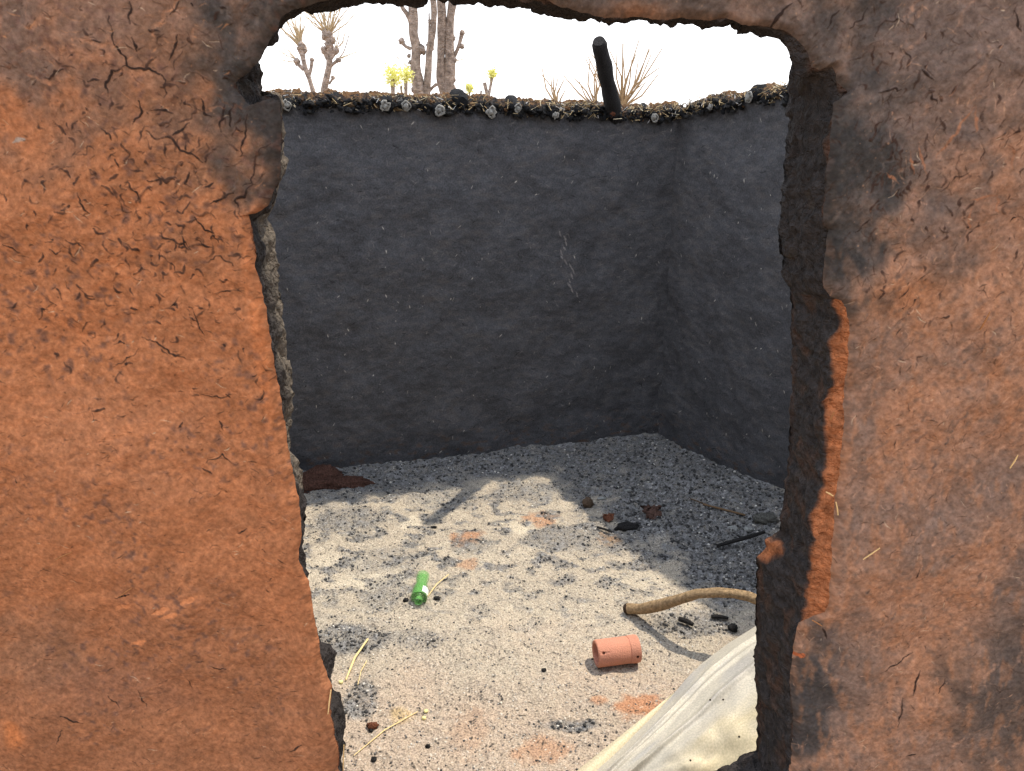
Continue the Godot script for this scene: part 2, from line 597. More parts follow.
func paint_front() -> void:
	var W := 485; var Hh := 350
	var img := Image.create(W, Hh, false, Image.FORMAT_RGB8)
	var orange := Color(0.70, 0.452, 0.302)
	var deep := Color(0.635, 0.42, 0.29)
	var tan_ := Color(0.672, 0.485, 0.372)
	var smoke := Color(0.47, 0.395, 0.355)
	var dark := Color(0.30, 0.275, 0.26)
	# [px, py, rx, ry, colour, strength] of stains: soot and clay left where they are
	var blobs := [
		 [600, -12, 330, 40, dark, 0.75],
		[640, 8, 42, 12, Color(0.58, 0.40, 0.29), 0.7],
		 [900, 100, 100, 160, smoke, 0.8], [960, 40, 150, 110, smoke, 0.85], [840, 285, 26, 34, dark, 0.7],
		[110, -10, 270, 140, smoke, 0.68], [10, 40, 60, 60, smoke, 0.4], [190, 130, 90, 120, Color(0.54, 0.38, 0.28), 0.6],
		[810, 700, 32, 95, dark, 0.9], [840, 690, 45, 110, smoke, 0.7], [1004, 690, 60, 130, dark, 0.75], [1015, 590, 30, 50, smoke, 0.7], [985, 500, 55, 50, smoke, 0.45],
		[950, 240, 50, 50, smoke, 0.45], [955, 270, 24, 22, dark, 0.25], [900, 300, 60, 30, Color(0.72, 0.47, 0.31), 0.5],
		[40, 660, 70, 60, Color(0.58, 0.42, 0.32), 0.6], [110, 690, 90, 40, Color(0.60, 0.41, 0.31), 0.5], [150, 600, 60, 14, Color(0.86, 0.57, 0.40), 0.4],
		[60, 330, 90, 70, Color(0.77, 0.49, 0.32), 0.5], [110, 440, 120, 60, Color(0.76, 0.51, 0.36), 0.5], [14, 730, 14, 20, Color(0.85, 0.5, 0.28), 0.6],
		[290, 120, 88, 150, dark, 1.0], [300, 5, 110, 62, dark, 0.92], [235, 90, 32, 36, dark, 0.9], [842, 185, 72, 165, dark, 1.0], [815, 45, 75, 60, dark, 0.75], [276, 150, 36, 85, Color(0.24, 0.215, 0.2), 0.8], [840, 180, 44, 130, Color(0.245, 0.23, 0.22), 0.85], [812, 708, 24, 88, Color(0.27, 0.25, 0.24), 0.85],
		[256, 330, 8, 130, Color(0.88, 0.53, 0.32), 0.5], [860, 470, 14, 170, smoke, 0.4],
	]
	var bl := []
	for b in blobs:
		var c := w2(b[0], b[1])
		var k := w2(b[0] + 10, b[1]).distance_to(c) / 10.0
		bl.append([c, b[2] * k, b[3] * k, b[4], b[5]])
	var xl := w2(545, 400).x
	var y0 := w2(545, 500).y; var y1 := w2(545, 760).y
	for j in Hh:
		for i in W:
			var p := Vector2(im_o.x + i * 0.004, im_o.y - j * 0.004)
			var g := n_big.get_noise_2d(p.x * 1.3, p.y * 1.3)
			var h := n_mid.get_noise_2d(p.x * 0.9, p.y * 0.9)
			var f := n_mid.get_noise_2d(p.x * 3.0 + 7.0, p.y * 3.0)
			var c: Color
			if p.x < xl:
				c = orange.lerp(deep, smoothstep(0.0, 1.0, clampf((y0 - p.y) / (y0 - y1) + g * 0.5, 0.0, 1.0)))
			else:
				c = tan_.lerp(smoke, clampf(0.15 + g * 0.7 + h * 0.5, 0.0, 0.8))
			for b in bl:
				var d := Vector2((p.x - b[0].x) / b[1], (p.y - b[0].y) / b[2]).length() + 0.55 * h + 0.3 * g
				if d < 1.25:
					c = c.lerp(b[3], b[4] * (1.0 - smoothstep(0.30, 1.25, d)))
			# mottling
			c = c * (1.0 + 0.10 * h + 0.12 * f)
			var k := n_mid.get_noise_2d(p.x * 3.2 + 40.0, p.y * 3.2)
			if p.x < xl:
				c = c.lerp(Color(0.43, 0.31, 0.265), 0.6 * smoothstep(0.20, 0.42, k) * smoothstep(-0.25, 0.3, g + 0.4 * (p.y - 1.2)))
			else:
				var st := n_mid.get_noise_2d(p.x * 2.6, p.y * 0.9 + p.x)
				c = c.lerp(Color(0.72, 0.49, 0.345), 0.4 * smoothstep(0.1, 0.4, st) * (1.0 - smoothstep(1.25, 1.6, p.y)))
				c = c.lerp(Color(0.42, 0.35, 0.31), 0.35 * smoothstep(0.18, 0.42, k))
			img.set_pixel(i, j, c)
	img.resize(1940, 1400, Image.INTERPOLATE_CUBIC)
	im_c = img
	var nh := FastNoiseLite.new()
	nh.frequency = 0.022; nh.fractal_octaves = 6; nh.fractal_gain = 0.62; nh.seed = 21
	im_h = nh.get_image(1940, 1400)
	im_h.convert(Image.FORMAT_L8)
	im_h.convert(Image.FORMAT_RGB8)
	var crack := Color(0.19, 0.135, 0.11)
	var ck := [
		[315, 40, 330, 90, 340, 125, 362, 160, 380, 195, 430, 200, 458, 206, 485, 237, 482, 290], [380, 195, 340, 210, 312, 238, 325, 285], [128, 233, 155, 220, 192, 205],
		[520, 100, 508, 130, 496, 155, 492, 178], [440, 390, 465, 404, 500, 410, 528, 428, 550, 447, 580, 465, 606, 486], [556, 365, 538, 385, 508, 394], [550, 420, 555, 445],
		[800, 425, 765, 445, 748, 470, 752, 505, 742, 540, 720, 555], [742, 545, 725, 580, 700, 595, 698, 620], [585, 640, 600, 665, 635, 688, 650, 722], [480, 690, 510, 712, 555, 716, 575, 740],
		[395, 545, 415, 580, 412, 605], [368, 0, 376, 40, 378, 70], [388, 105, 405, 155], [238, 570, 255, 605, 268, 630], [655, 300, 645, 340, 648, 390], [680, 300, 668, 340, 675, 380],
		[585, 290, 592, 330, 615, 348], [510, 240, 550, 240], [450, 330, 510, 332], [405, 370, 415, 330, 415, 290], [255, 125, 300, 117], [310, 375, 345, 415], [350, 470, 360, 495], [432, 85, 470, 92],
		[270, 240, 300, 235], [490, 40, 515, 0], [640, 10, 665, 28], [600, 550, 635, 540], [490, 520, 465, 532, 440, 532], [730, 340, 715, 420, 710, 470], [690, 575, 650, 590, 620, 600], [15, 720, 65, 750],
		[195, 372, 190, 360], [565, 510, 555, 540], [540, 690, 560, 740], [590, 710, 630, 735], [560, 0, 568, 12]]
	for q in ck:
		stroke(wpts(q, 0, 0, 2.967), rng.randf_range(1.6, 3.0), crack, 0.75, 0.2, true, 4.0)
	for k in 420:
		var lf := k < 290
		var px := rng.randfn(150, 75) if lf else rng.randfn(930, 55)
		var py := rng.randfn(215, 95) if lf else rng.randfn(190, 95)
		if lf and px > 262: continue
		if not lf and px < 862: continue
		var a := rng.randf_range(-1.2, 1.9) if lf else rng.randf_range(0.7, 2.0)
		var L := rng.randf_range(3.0, 8.5)
		var d := Vector2(cos(a), sin(a)) * L * 0.0013
		var p := w2(px, py)
		var kink := Vector2(-d.y, d.x) * rng.randf_range(-0.6, 0.6)
		stroke([p - d, p + kink, p + d], rng.randf_range(1.4, 4.0), Color(0.27, 0.19, 0.155), rng.randf_range(0.2, 0.6), 0.25, true, 5.0)
	var ck2 := [[95, 76, 125, 55, 155, 22], [172, 105, 190, 78, 210, 58, 235, 52, 255, 66], [30, 76, 65, 28], [562, 35, 572, 70, 582, 97], [110, 685, 150, 650], [250, 150, 280, 175], [300, 210, 330, 235], [180, 270, 250, 262],
		[320, 265, 350, 310], [200, 470, 225, 440], [560, 660, 580, 640]]
	for q in ck2:
		stroke(wpts(q, 820, 0, 2.967), rng.randf_range(1.4, 2.6), crack, 0.7, 0.2, true, 4.0)
	stroke(wpts([793, 4, 780, 14, 773, 28]), 3.5, crack, 0.9, 0.02, true, 4.0)
	var ck3 := [[490, 15, 520, 50, 535, 75], [610, 35, 650, 20, 700, 45], [640, 130, 690, 118, 715, 125], [410, 260, 450, 280, 500, 310, 545, 322], [590, 435, 650, 442, 690, 432], [640, 510, 650, 545], [230, 240, 260, 215], [330, 350, 400, 300],
		[560, 160, 590, 210, 605, 260], [740, 375, 765, 365], [500, 170, 530, 140], [600, 640, 650, 620, 690, 640], [50, 670, 56, 690]]
	for q in ck3:
		stroke(wpts(q, 0, 250, 2.965), rng.randf_range(1.3, 2.4), crack, 0.5, 0.3, true, 4.0)
	var ck4 := [[180, 592, 210, 605, 245, 620], [175, 675, 188, 632], [330, 262, 385, 242], [610, 455, 660, 468], [850, 700, 885, 678], [545, 500, 558, 530], [690, 78, 715, 60], [310, 545, 350, 580], [400, 530, 425, 580]]
	for q in ck4:
		stroke(wpts(q, 0, 510, 2.926), rng.randf_range(1.4, 2.8), crack, 0.6, 0.2, true, 3.0)
	var ck5 := [[395, 550, 420, 480], [350, 640, 365, 560], [400, 200, 412, 160], [310, 480, 400, 430], [370, 725, 400, 715], [465, 540, 490, 500], [130, 350, 145, 390]]
	for q in ck5:
		stroke(wpts(q, 780, 510, 2.955), rng.randf_range(1.6, 3.2), crack, 0.6, 0.1, true, 3.0)
	# long smears of the hands that laid the plaster
	for k in 900:
		var px := rng.randf_range(-20, 1044)
		var py := rng.randf_range(-20, 790)
		if px > 330 and px < 790: continue
		var right := px > 540
		var a := rng.randf_range(0.0, 0.5) if not right else rng.randf_range(0.7, 1.75)
		if not right and py < 250: a = rng.randf_range(-0.6, 1.4)
		var p := w2(px, py)
		var d := Vector2(cos(a), sin(a)) * rng.randf_range(0.008, 0.035)
		var light := rng.randf() < 0.5
		var c := Color(0.84, 0.58, 0.42) if light else Color(0.48, 0.33, 0.25)
		if right: c = Color(0.80, 0.60, 0.48) if light else Color(0.42, 0.345, 0.31)
		if light and py < 300 and (px > 220 and px < 900):
			c = Color(0.46, 0.41, 0.38)
		stroke([p - d, p + Vector2(-d.y, d.x) * rng.randf_range(-0.25, 0.25), p + d], rng.randf_range(2.0, 7.0), c, rng.randf_range(0.05, 0.20), 0.62 if light else 0.4, true, 7.0)
	# light scratches where the smoked skin was rubbed off
	var sc := [[350, 470, 400, 395, 455, 315], [455, 320, 455, 390], [440, 590, 520, 575], [270, 450, 280, 520], [200, 510, 240, 540], [560, 420, 565, 500], [440, 620, 445, 680], [515, 575, 520, 640], [300, 430, 320, 520]]
	for q in sc:
		stroke(wpts(q, 820, 0, 2.967), 3.5, Color(0.66, 0.45, 0.33), 0.5, 0.0, true, 4.0)
	for q in [[330, 300, 350, 290, 380, 278], [450, 300, 490, 285, 500, 275], [530, 268, 570, 250, 580, 246], [380, 400, 430, 380], [470, 310, 525, 292]]:
		stroke(wpts(q, 0, 510, 2.926), 10.0, Color(0.86, 0.55, 0.36), 0.55, 0.62, true, 4.0)
	stroke(wpts([10, 142, 22, 138]), 6.0, Color(0.70, 0.62, 0.56), 0.8, 0.0, true, 3.0)
	stroke(wpts([800, 690, 812, 688]), 0.1, crack, 0.0)
	stroke(wpts([797, 658, 806, 659]), 8.0, Color(0.72, 0.40, 0.25), 0.9, 0.0, false, 2.0)
	# chopped straw in the plaster, burnt out or showing
	for k in 6500:
		var px := rng.randf_range(-20, 1044)
		var py := rng.randf_range(-20, 790)
		if px > 330 and px < 770: continue
		var right := px > 540
		var a := rng.randf_range(-0.9, 0.9) + (PI * 0.5 if right and rng.randf() < 0.65 else 0.0)
		var L := 3.0 + 9.0 * pow(rng.randf(), 2.0)
		var p := w2(px, py)
		var d := Vector2(cos(a), sin(a)) * L * 0.0007
		var bend := Vector2(-d.y, d.x) * rng.randf_range(-0.3, 0.3)
		var pts := [p - d, p + bend, p + d]
		var t := rng.randf()
		if py < 290 and px > 225 and px < 890: t *= 0.62
		if t < 0.60:
			stroke(pts, rng.randf_range(0.9, 1.7), Color(0.25, 0.175, 0.135), rng.randf_range(0.12, 0.45), 0.3, true, 2.0)
		elif t < 0.93:
			stroke(pts, rng.randf_range(1.0, 2.0), Color(0.80, 0.55, 0.38) if not right else Color(0.80, 0.62, 0.50), rng.randf_range(0.12, 0.4), 0.62, true, 2.0)
		else:
			stroke(pts, rng.randf_range(1.0, 1.5), Color(0.84, 0.74, 0.62), rng.randf_range(0.3, 0.6), 0.8, true, 1.0)
	for k in 5000:   # crumbs and pits
		var p := w2(rng.randf_range(-20, 1044), rng.randf_range(-20, 790))
		stroke([p, p + Vector2(0.001, 0.0005)], 1.0 + 2.2 * pow(rng.randf(), 2.5), Color(0.28, 0.2, 0.16) if rng.randf() < 0.6 else Color(0.86, 0.64, 0.48), rng.randf_range(0.12, 0.45), 0.35, false)

func front_straws(wall: Node3D) -> void:
	var m := mat(Color(0.86, 0.72, 0.50), 0.7)
	var md := mat(Color(0.62, 0.42, 0.26), 0.8)
	var list := [[833, 496, 826, 492, 0], [838, 515, 836, 502, 0], [303, 771, 305, 740, 0], [331, 690, 328, 714, 0], [300, 768, 291, 775, 1], [812, 620, 822, 626, 1], [830, 420, 834, 412, 1], [862, 560, 880, 548, 0], [980, 330, 990, 312, 1], [120, 596, 132, 588, 1], [55, 560, 72, 552, 1], [1010, 468, 1018, 455, 0]]
	for q in list:
		var a := at_z(q[0], q[1], -FRONT + 0.006)
		var b := at_z(q[2], q[3], -FRONT + 0.011)
		if q[0] == 303: a = at_z(343, 772, -FRONT - 0.02); b = at_z(344, 745, -FRONT - 0.01)
		var st := new_st()
		tube(st, [a, a.lerp(b, 0.5) + Vector3(0, 0.0008, 0.001), b], [0.0010, 0.0012, 0.0008], 5)
		put("straw", finish(st), m if q[4] == 0 else md, wall)

# ---------------------------------------------------------------- burnt far walls
func skyline(u: float, tab: Array) -> float:
	for i in tab.size() - 1:
		if u <= tab[i + 1].x:
			return lerpf(tab[i].y, tab[i + 1].y, clampf((u - tab[i].x) / (tab[i + 1].x - tab[i].x), 0.0, 1.0))
	return tab[tab.size() - 1].y

func wall_panel(called: String, p0: Vector3, dir: Vector3, length: float, top: Array, nu: int, nv: int, thick: float, m: Material, label: String, seed_off: float) -> MeshInstance3D:
	# p0 + u * dir is the inner foot of the wall; the wall's body lies on its outer side
	var out := Vector3(dir.z, 0, -dir.x)
	var v := PackedVector3Array()
	var uv := PackedVector2Array()
	var col := PackedColorArray()
	var ntop := 22
	var nb := 8
	var H := nv + ntop + nb
	var soot := Color(1, 1, 1)
	var ochre := Color(0.62, 0.47, 0.33).srgb_to_linear()
	for j in H:
		for i in nu:
			var u := length * i / (nu - 1.0)
			var h := skyline(u, top)
			var y: float; var o := 0.0
			if j < nv:
				y = lerpf(-0.15, h - 0.02, j / (nv - 1.0))
			elif j < nv + ntop:
				var t := (j - nv + 1) / float(ntop)
				y = h - 0.02 + 0.03 * sin(t * PI)
				o = t * thick
			else:
				var t := (j - nv - ntop + 1) / float(nb)
				y = lerpf(h - 0.02, -0.15, t)
				o = thick
			var q := u + seed_off
			var d := 0.016 * n_big.get_noise_2d(q, y) + 0.0025 * n_mid.get_noise_2d(q, y) + 0.0006 * n_fine.get_noise_2d(q * 0.7, y)
			var edge := smoothstep(h - 0.14, h - 0.02, y) if j < nv else 1.0
			var big := n_mid.get_noise_3d(q * 1.1, y * 1.1, o * 2.0)
			var p := p0 + dir * u + out * (o - d) + Vector3.UP * y
			if j >= nv - 8:
				p += (Vector3.UP * 0.022 * big * edge - out * 0.014 * n_mid.get_noise_3d(q * 1.4 + 5.0, y, o * 2.0)) * (1.0 if j < nv + ntop else 0.4)
				p.y += 0.008 * n_fine.get_noise_2d(q, o * 1.5)
			v.append(p)
			uv.append(Vector2(u / 2.6, 1.0 - y / 1.8))
			var c := Color(0.055, 0.055, 0.06)
			if j >= nv - 4:
				var k := smoothstep(-0.2, 0.35, n_mid.get_noise_2d(q * 1.3, o * 3.0 + y) + smoothstep(0.0, 0.5, o / thick) * 0.7 - 0.2)
				c = c.lerp(ochre, k)
			col.append(c)
	var cut := nv - 4
	# inner face (soot) and crown are two surfaces with their own materials
	var mesh := grid_mesh(nu, cut + 1, v.slice(0, nu * (cut + 1)), uv.slice(0, nu * (cut + 1)), PackedColorArray(), false, true)
	grid_mesh(nu, H - cut, v.slice(nu * cut), PackedVector2Array(), col.slice(nu * cut), false, true, mesh)
	var o := put(called, mesh, null)
	o.set_surface_override_material(0, m)
	o.set_surface_override_material(1, tri_mat(Color.WHITE, grain_coarse, 6.0, bump_rough, 2.0, true))
	tag(o, label, "wall", "", "structure")
	return o

func soot_material(sd: int) -> StandardMaterial3D:
	rng.seed = sd
	var W := 325; var Hh := 225
	var img := Image.create(W, Hh, false, Image.FORMAT_RGB8)
	for j in Hh:
		for i in W:
			var p := Vector2(i * 0.008 + sd, 1.8 - j * 0.008)
			var g := n_big.get_noise_2d(p.x, p.y)
			var f := n_mid.get_noise_2d(p.x * 0.8, p.y * 2.2)
			var h := n_mid.get_noise_2d(p.x * 2.0, p.y * 2.6)
			var c := Color(0.356, 0.353, 0.362) * (1.0 + 0.10 * g + 0.12 * f + 0.10 * h)
			c = c.lerp(Color(0.41, 0.39, 0.38), smoothstep(0.1, 0.5, f + 0.4 * g) * 0.5)
			c = c.lerp(Color(0.42, 0.30, 0.23), smoothstep(0.15, 0.5, f) * smoothstep(0.22, 0.0, p.y) * 0.55)
			img.set_pixel(i, j, c)
	img.resize(1300, 900, Image.INTERPOLATE_CUBIC)
	im_c = img
	var nh := FastNoiseLite.new()
	nh.frequency = 0.04; nh.fractal_octaves = 5; nh.fractal_gain = 0.6; nh.seed = sd
	im_h = nh.get_image(1300, 900)
	im_h.convert(Image.FORMAT_L8); im_h.convert(Image.FORMAT_RGB8)
	im_o = Vector2(0, 1.8); im_s = 500.0
	for k in 2600:
		var p := Vector2(rng.randf_range(0, 2.6), rng.randf_range(0, 1.75))
		var a := rng.randf_range(-0.6, 0.6) if rng.randf() < 0.6 else rng.randf_range(-1.6, 1.6)
		var d := Vector2(cos(a), sin(a)) * rng.randf_range(0.004, 0.02)
		var t := rng.randf()
		stroke([p - d, p + Vector2(-d.y, d.x) * rng.randf_range(-0.35, 0.35), p + d], rng.randf_range(1.0, 1.8), Color(0.58, 0.55, 0.53) if t < 0.75 else Color(0.12, 0.12, 0.125), rng.randf_range(0.12, 0.4), 0.65 if t < 0.75 else 0.3, true, 1.5)
	for k in 220:
		var p := Vector2(rng.randf_range(0, 2.6), rng.randf_range(0, 1.75))
		var a := rng.randf_range(0.6, 2.2)
		var d := Vector2(cos(a), sin(a)) * rng.randf_range(0.002, 0.010)
		stroke([p - d, p + d], rng.randf_range(1.0, 2.2), Color(0.84, 0.80, 0.74), rng.randf_range(0.4, 0.95), 0.7)
	# pale rubbed streak and trowel marks
	if sd == 31:
		for s in 14:
			var p := Vector2(2.0 + 0.02 * sin(s) + 0.006 * s, 1.08 - s * 0.022)
			stroke([p, p + Vector2(0.014, -0.03)], 4.0, Color(0.60, 0.57, 0.55), 0.5, 0.0, true, 2.0)
	for k in 60:
		var p := Vector2(rng.randf_range(0, 2.6), rng.randf_range(0, 1.7))
		var L := rng.randf_range(0.04, 0.16)
		stroke([p, p + Vector2(L * 0.5, 0.012), p + Vector2(L, 0.0)], 2.0, Color(0.36, 0.345, 0.34), 0.3, 0.62, true, 2.0)
	var m := mat(Color.WHITE, 0.85)
	m.albedo_texture = ImageTexture.create_from_image(im_c)
	m.heightmap_enabled = true
	m.heightmap_texture = ImageTexture.create_from_image(im_h)
	m.heightmap_scale = 0.25
	grain_over(m, 1300, 900, 0.2, 0.24, 1.8, sd)
	return m

var wall_back: MeshInstance3D
var wall_right: MeshInstance3D
var dir_back := Vector3.RIGHT
var dir_right := Vector3.BACK
var back0 := Vector3.ZERO

func far_walls() -> void:
	dir_back = (B - A).normalized()
	dir_right = (C - B); dir_right.y = 0; dir_right = dir_right.normalized()
	back0 = A - dir_back * 0.85
	var tb := [Vector2(0, 1.66)]
	var sky := [272, 95, 288, 94, 300, 94, 314, 98, 330, 94, 352, 98, 377, 96, 400, 98, 420, 99, 437, 98, 456, 98, 475, 99, 490, 98, 505, 103, 515, 102, 530, 104, 550, 103, 570, 106, 590, 104, 605, 105, 612, 107, 625, 109, 640, 108, 655, 109, 668, 107, 683, 106]
	for i in range(0, sky.size(), 2):
		var p := at_wall(sky[i], sky[i + 1], A, dir_back)
		tb.append(Vector2((p - back0).dot(dir_back), p.y + 0.004))
	var len_b := (B - back0).length() + 0.03
	wall_back = wall_panel("wall_back", back0, dir_back, len_b, tb, 430, 210, 0.2, soot_material(31), "soot-blackened back wall of the roofless room with a crumbled top", 0.0)
	var tr := []
	var sky2 := [683, 106, 692, 102, 700, 100, 706, 98, 718, 96, 735, 98, 745, 94, 758, 88, 770, 91, 783, 87, 800, 84]
	for i in range(0, sky2.size(), 2):
		var p := at_wall(sky2[i], sky2[i + 1], B, dir_right)
		tr.append(Vector2((p - B).dot(dir_right), p.y + 0.004))
	var len_r := (-1.10 - B.z) / dir_right.z
	wall_right = wall_panel("wall_right", B - dir_right * 0.02, dir_right, len_r, tr, 330, 190, 0.2, soot_material(47), "soot-blackened side wall meeting the back wall in the corner on the right", 20.0)
	# the wall on the other side, hidden behind the near wall
	var lp := Vector3(back0.x + 0.04, 0, -1.08)
	var tl := [Vector2(0, 1.66), Vector2(1, 1.7), Vector2(4, 1.66)]
	wall_panel("wall_left", lp, (back0 - lp).normalized(), lp.distance_to(back0) + 0.05, tl, 120, 70, 0.2, mat(Color(0.25, 0.245, 0.25)), "soot-blackened side wall of the room opposite the corner", 40.0)

# ---------------------------------------------------------------- floor
func floor_h(x: float, z: float) -> float:
	var h := 0.014 * n_big.get_noise_2d(x * 0.8, z * 0.8) + 0.008 * n_mid.get_noise_2d(x * 0.6, z * 0.6)
	var dr := Vector2(x - B.x, z - B.z).dot(Vector2(-dir_right.z, dir_right.x))   # distance from the right wall
	var db := Vector2(x - B.x, z - B.z).dot(Vector2(-dir_back.z, dir_back.x))
	h += 0.06 * (1.0 - smoothstep(0.0, 0.55, dr)) * smoothstep(0.0, 0.8, z - B.z)
	h += 0.012 * (1.0 - smoothstep(0.0, 0.3, db))
	h += char_at(x, z) * (0.012 * n_mid.get_noise_2d(x * 1.3, z * 1.3) + 0.006 * n_fine.get_noise_2d(x * 0.5, z * 0.5))
	return h

var char_blobs := []
func char_at(x: float, z: float) -> float:
	var g := n_mid.get_noise_2d(x * 0.35, z * 0.35)
	var k := 0.0
	for b in char_blobs:
		var d := Vector2((x - b[0].x) / b[1], (z - b[0].z) / b[2]).length() + 0.45 * g
		if d < 1.1:
			k = maxf(k, b[3] * (1.0 - smoothstep(0.6, 1.1, d)))
	var st := n_mid.get_noise_2d(x * 0.55 + 8.0, z * 0.85)
	k = maxf(k, smoothstep(-0.02, 0.36, st) * lerpf(0.72, 0.08, smoothstep(-2.5, -1.95, z)))
	var db := Vector2(x - B.x, z - B.z).dot(Vector2(-dir_back.z, dir_back.x))
	k = maxf(k, 0.92 * (1.0 - smoothstep(0.18, 0.36, db + 0.12 * g)))
	return k

func room_floor() -> void:
	# burnt thatch: [px, py, rx, rz, strength]
	for b in [[700, 505, 0.55, 0.55, 1.0], [640, 515, 0.16, 0.22, 0.95], [740, 560, 0.25, 0.4, 1.0], [690, 460, 0.5, 0.4, 0.95], [600, 470, 0.3, 0.3, 0.85], [560, 540, 0.17, 0.10, 0.6], [530, 490, 0.22, 0.12, 0.5],
		[450, 495, 0.20, 0.16, 0.42], [350, 520, 0.22, 0.12, 0.55], [350, 640, 0.14, 0.09, 0.7], [470, 545, 0.12, 0.06, 0.35], [600, 530, 0.10, 0.10, 0.5], [690, 625, 0.16, 0.08, 0.6], [390, 590, 0.10, 0.14, 0.4], [360, 700, 0.06, 0.08, 0.6], [575, 725, 0.10, 0.025, 0.6], [420, 640, 0.10, 0.06, 0.35], [380, 560, 0.18, 0.1, 0.3]]:
		char_blobs.append([at_y(b[0], b[1]), b[2], b[3], b[4]])
	var x0 := -2.0; var x1 := 2.3; var z0 := -4.0; var z1 := -0.95
	var nx := 440; var nz := 330
	var v := PackedVector3Array()
	var uv := PackedVector2Array()
	for j in nz:
		for i in nx:
			var x := lerpf(x0, x1, i / (nx - 1.0)); var z := lerpf(z0, z1, j / (nz - 1.0))
			v.append(Vector3(x, floor_h(x, z), z))
			uv.append(Vector2((x - x0) / (x1 - x0), (z - z0) / (z1 - z0)))
	var mesh := grid_mesh(nx, nz, v, uv)
	var W := 538; var Hh := 382        # 8 mm cells
	var img := Image.create(W, Hh, false, Image.FORMAT_RGB8)
	var ash := Color(0.75, 0.70, 0.625)
	var pale := Color(0.86, 0.81, 0.72)
	var char_c := Color(0.47, 0.465, 0.46)
	var clay := Color(0.745, 0.565, 0.44)
	var blobs := []
	for b in [[465, 538, 0.07, 0.055, clay, 0.9], [540, 519, 0.085, 0.06, clay, 0.8], [465, 563, 0.05, 0.04, clay, 0.6], [607, 539, 0.05, 0.05, Color(0.66, 0.50, 0.36), 0.8], [640, 708, 0.085, 0.05, Color(0.76, 0.54, 0.40), 0.85], [600, 703, 0.03, 0.02, clay, 0.8], [540, 750, 0.08, 0.05, clay, 0.6], [470, 730, 0.06, 0.1, clay, 0.25],
		[410, 522, 0.05, 0.06, pale, 0.9], [520, 530, 0.05, 0.06, pale, 0.8], [370, 580, 0.16, 0.06, pale, 0.7], [340, 560, 0.1, 0.05, pale, 0.6], [430, 500, 0.1, 0.05, pale, 0.5], [550, 490, 0.12, 0.05, pale, 0.6], [440, 490, 0.1, 0.04, pale, 0.5], [640, 580, 0.16, 0.06, pale, 0.4], [400, 715, 0.03, 0.04, Color(0.85, 0.72, 0.5), 0.6]]:
		blobs.append([at_y(b[0], b[1]), b[2], b[3], b[4], b[5]])
	for j in Hh:
		for i in W:
			var x := x0 + i * 0.008; var z := z0 + j * 0.008
			var g := n_big.get_noise_2d(x, z)
			var h := n_mid.get_noise_2d(x, z)
			var f := n_fine.get_noise_2d(x, z)
			var k := char_at(x, z)
			var c := ash.lerp(pale, clampf(0.5 * h + 0.5 * g, 0.0, 0.7))
			c = c.lerp(Color(0.74, 0.655, 0.575), 0.7 * smoothstep(-2.15, -1.6, z + 0.25 * g))
			c = c * (1.0 + 0.10 * f)
			for b in blobs:
				var d := Vector2((x - b[0].x) / b[1], (z - b[0].z) / b[2]).length() + 0.6 * h
				if d < 1.2:
					c = c.lerp(b[3], b[4] * (1.0 - smoothstep(0.5, 1.2, d)))
			var kk := clampf(k * (1.0 + 0.7 * h + 0.5 * f), 0.0, 1.0)
			c = c.lerp(char_c * (1.0 + 0.35 * f), kk)
			# white ash lying on the burnt thatch
			c = c.lerp(Color(0.68, 0.67, 0.66), 0.65 * k * smoothstep(0.12, 0.5, h + 0.4 * g + 0.3 * f))
			img.set_pixel(i, j, c)
	img.resize(2048, 1452, Image.INTERPOLATE_CUBIC)
	im_c = img
	var nh := FastNoiseLite.new()
	nh.frequency = 0.05; nh.fractal_octaves = 5; nh.fractal_gain = 0.65; nh.seed = 77
	im_h = nh.get_image(2048, 1452)
	im_h.convert(Image.FORMAT_L8); im_h.convert(Image.FORMAT_RGB8)
	im_o = Vector2.ZERO; im_s = 2048.0 / (x1 - x0)
	rng.seed = 99
	for k in 26000:
		var p := at_y(rng.randf_range(290, 800), rng.randf_range(432, 790))
		if rng.randf() < 0.25: p = Vector3(rng.randf_range(-1.3, 1.6), 0, rng.randf_range(-3.7, -1.2))
		var c := char_at(p.x, p.z)
		var m := 0.5 + 0.5 * n_mid.get_noise_2d(p.x * 0.9 + 3.0, p.z * 0.9)
		var t := rng.randf()
		var q := Vector2(p.x - x0, -(p.z - z0))
		var a := rng.randf_range(0, TAU)
		var d := Vector2(cos(a), sin(a)) * rng.randf_range(0.0005, 0.006)
		if t < 0.12 + 0.6 * m * (0.25 + c):
			stroke([q - d, q + d], rng.randf_range(1.0, 2.6), Color(0.22, 0.21, 0.20), rng.randf_range(0.2, 0.7), 0.35)
		elif t > 0.80 - 0.25 * c:
			stroke([q - d * 0.6, q + d * 0.6], rng.randf_range(1.0, 2.4), Color(0.93, 0.90, 0.84) if c < 0.5 else Color(0.66, 0.66, 0.66), rng.randf_range(0.3, 0.8), 0.75)
	var mt := mat(Color.WHITE, 0.97)
	mt.albedo_texture = ImageTexture.create_from_image(im_c)
	mt.heightmap_enabled = true
	mt.heightmap_texture = ImageTexture.create_from_image(im_h)
	mt.heightmap_scale = 1.2
	grain_over(mt, 2048, 1452, 0.30, 0.55, 1.85, 62)
	var o := put("floor", mesh, mt)
	tag(o, "floor of pale ash, charcoal and fired clay inside the burnt room", "floor", "", "structure")

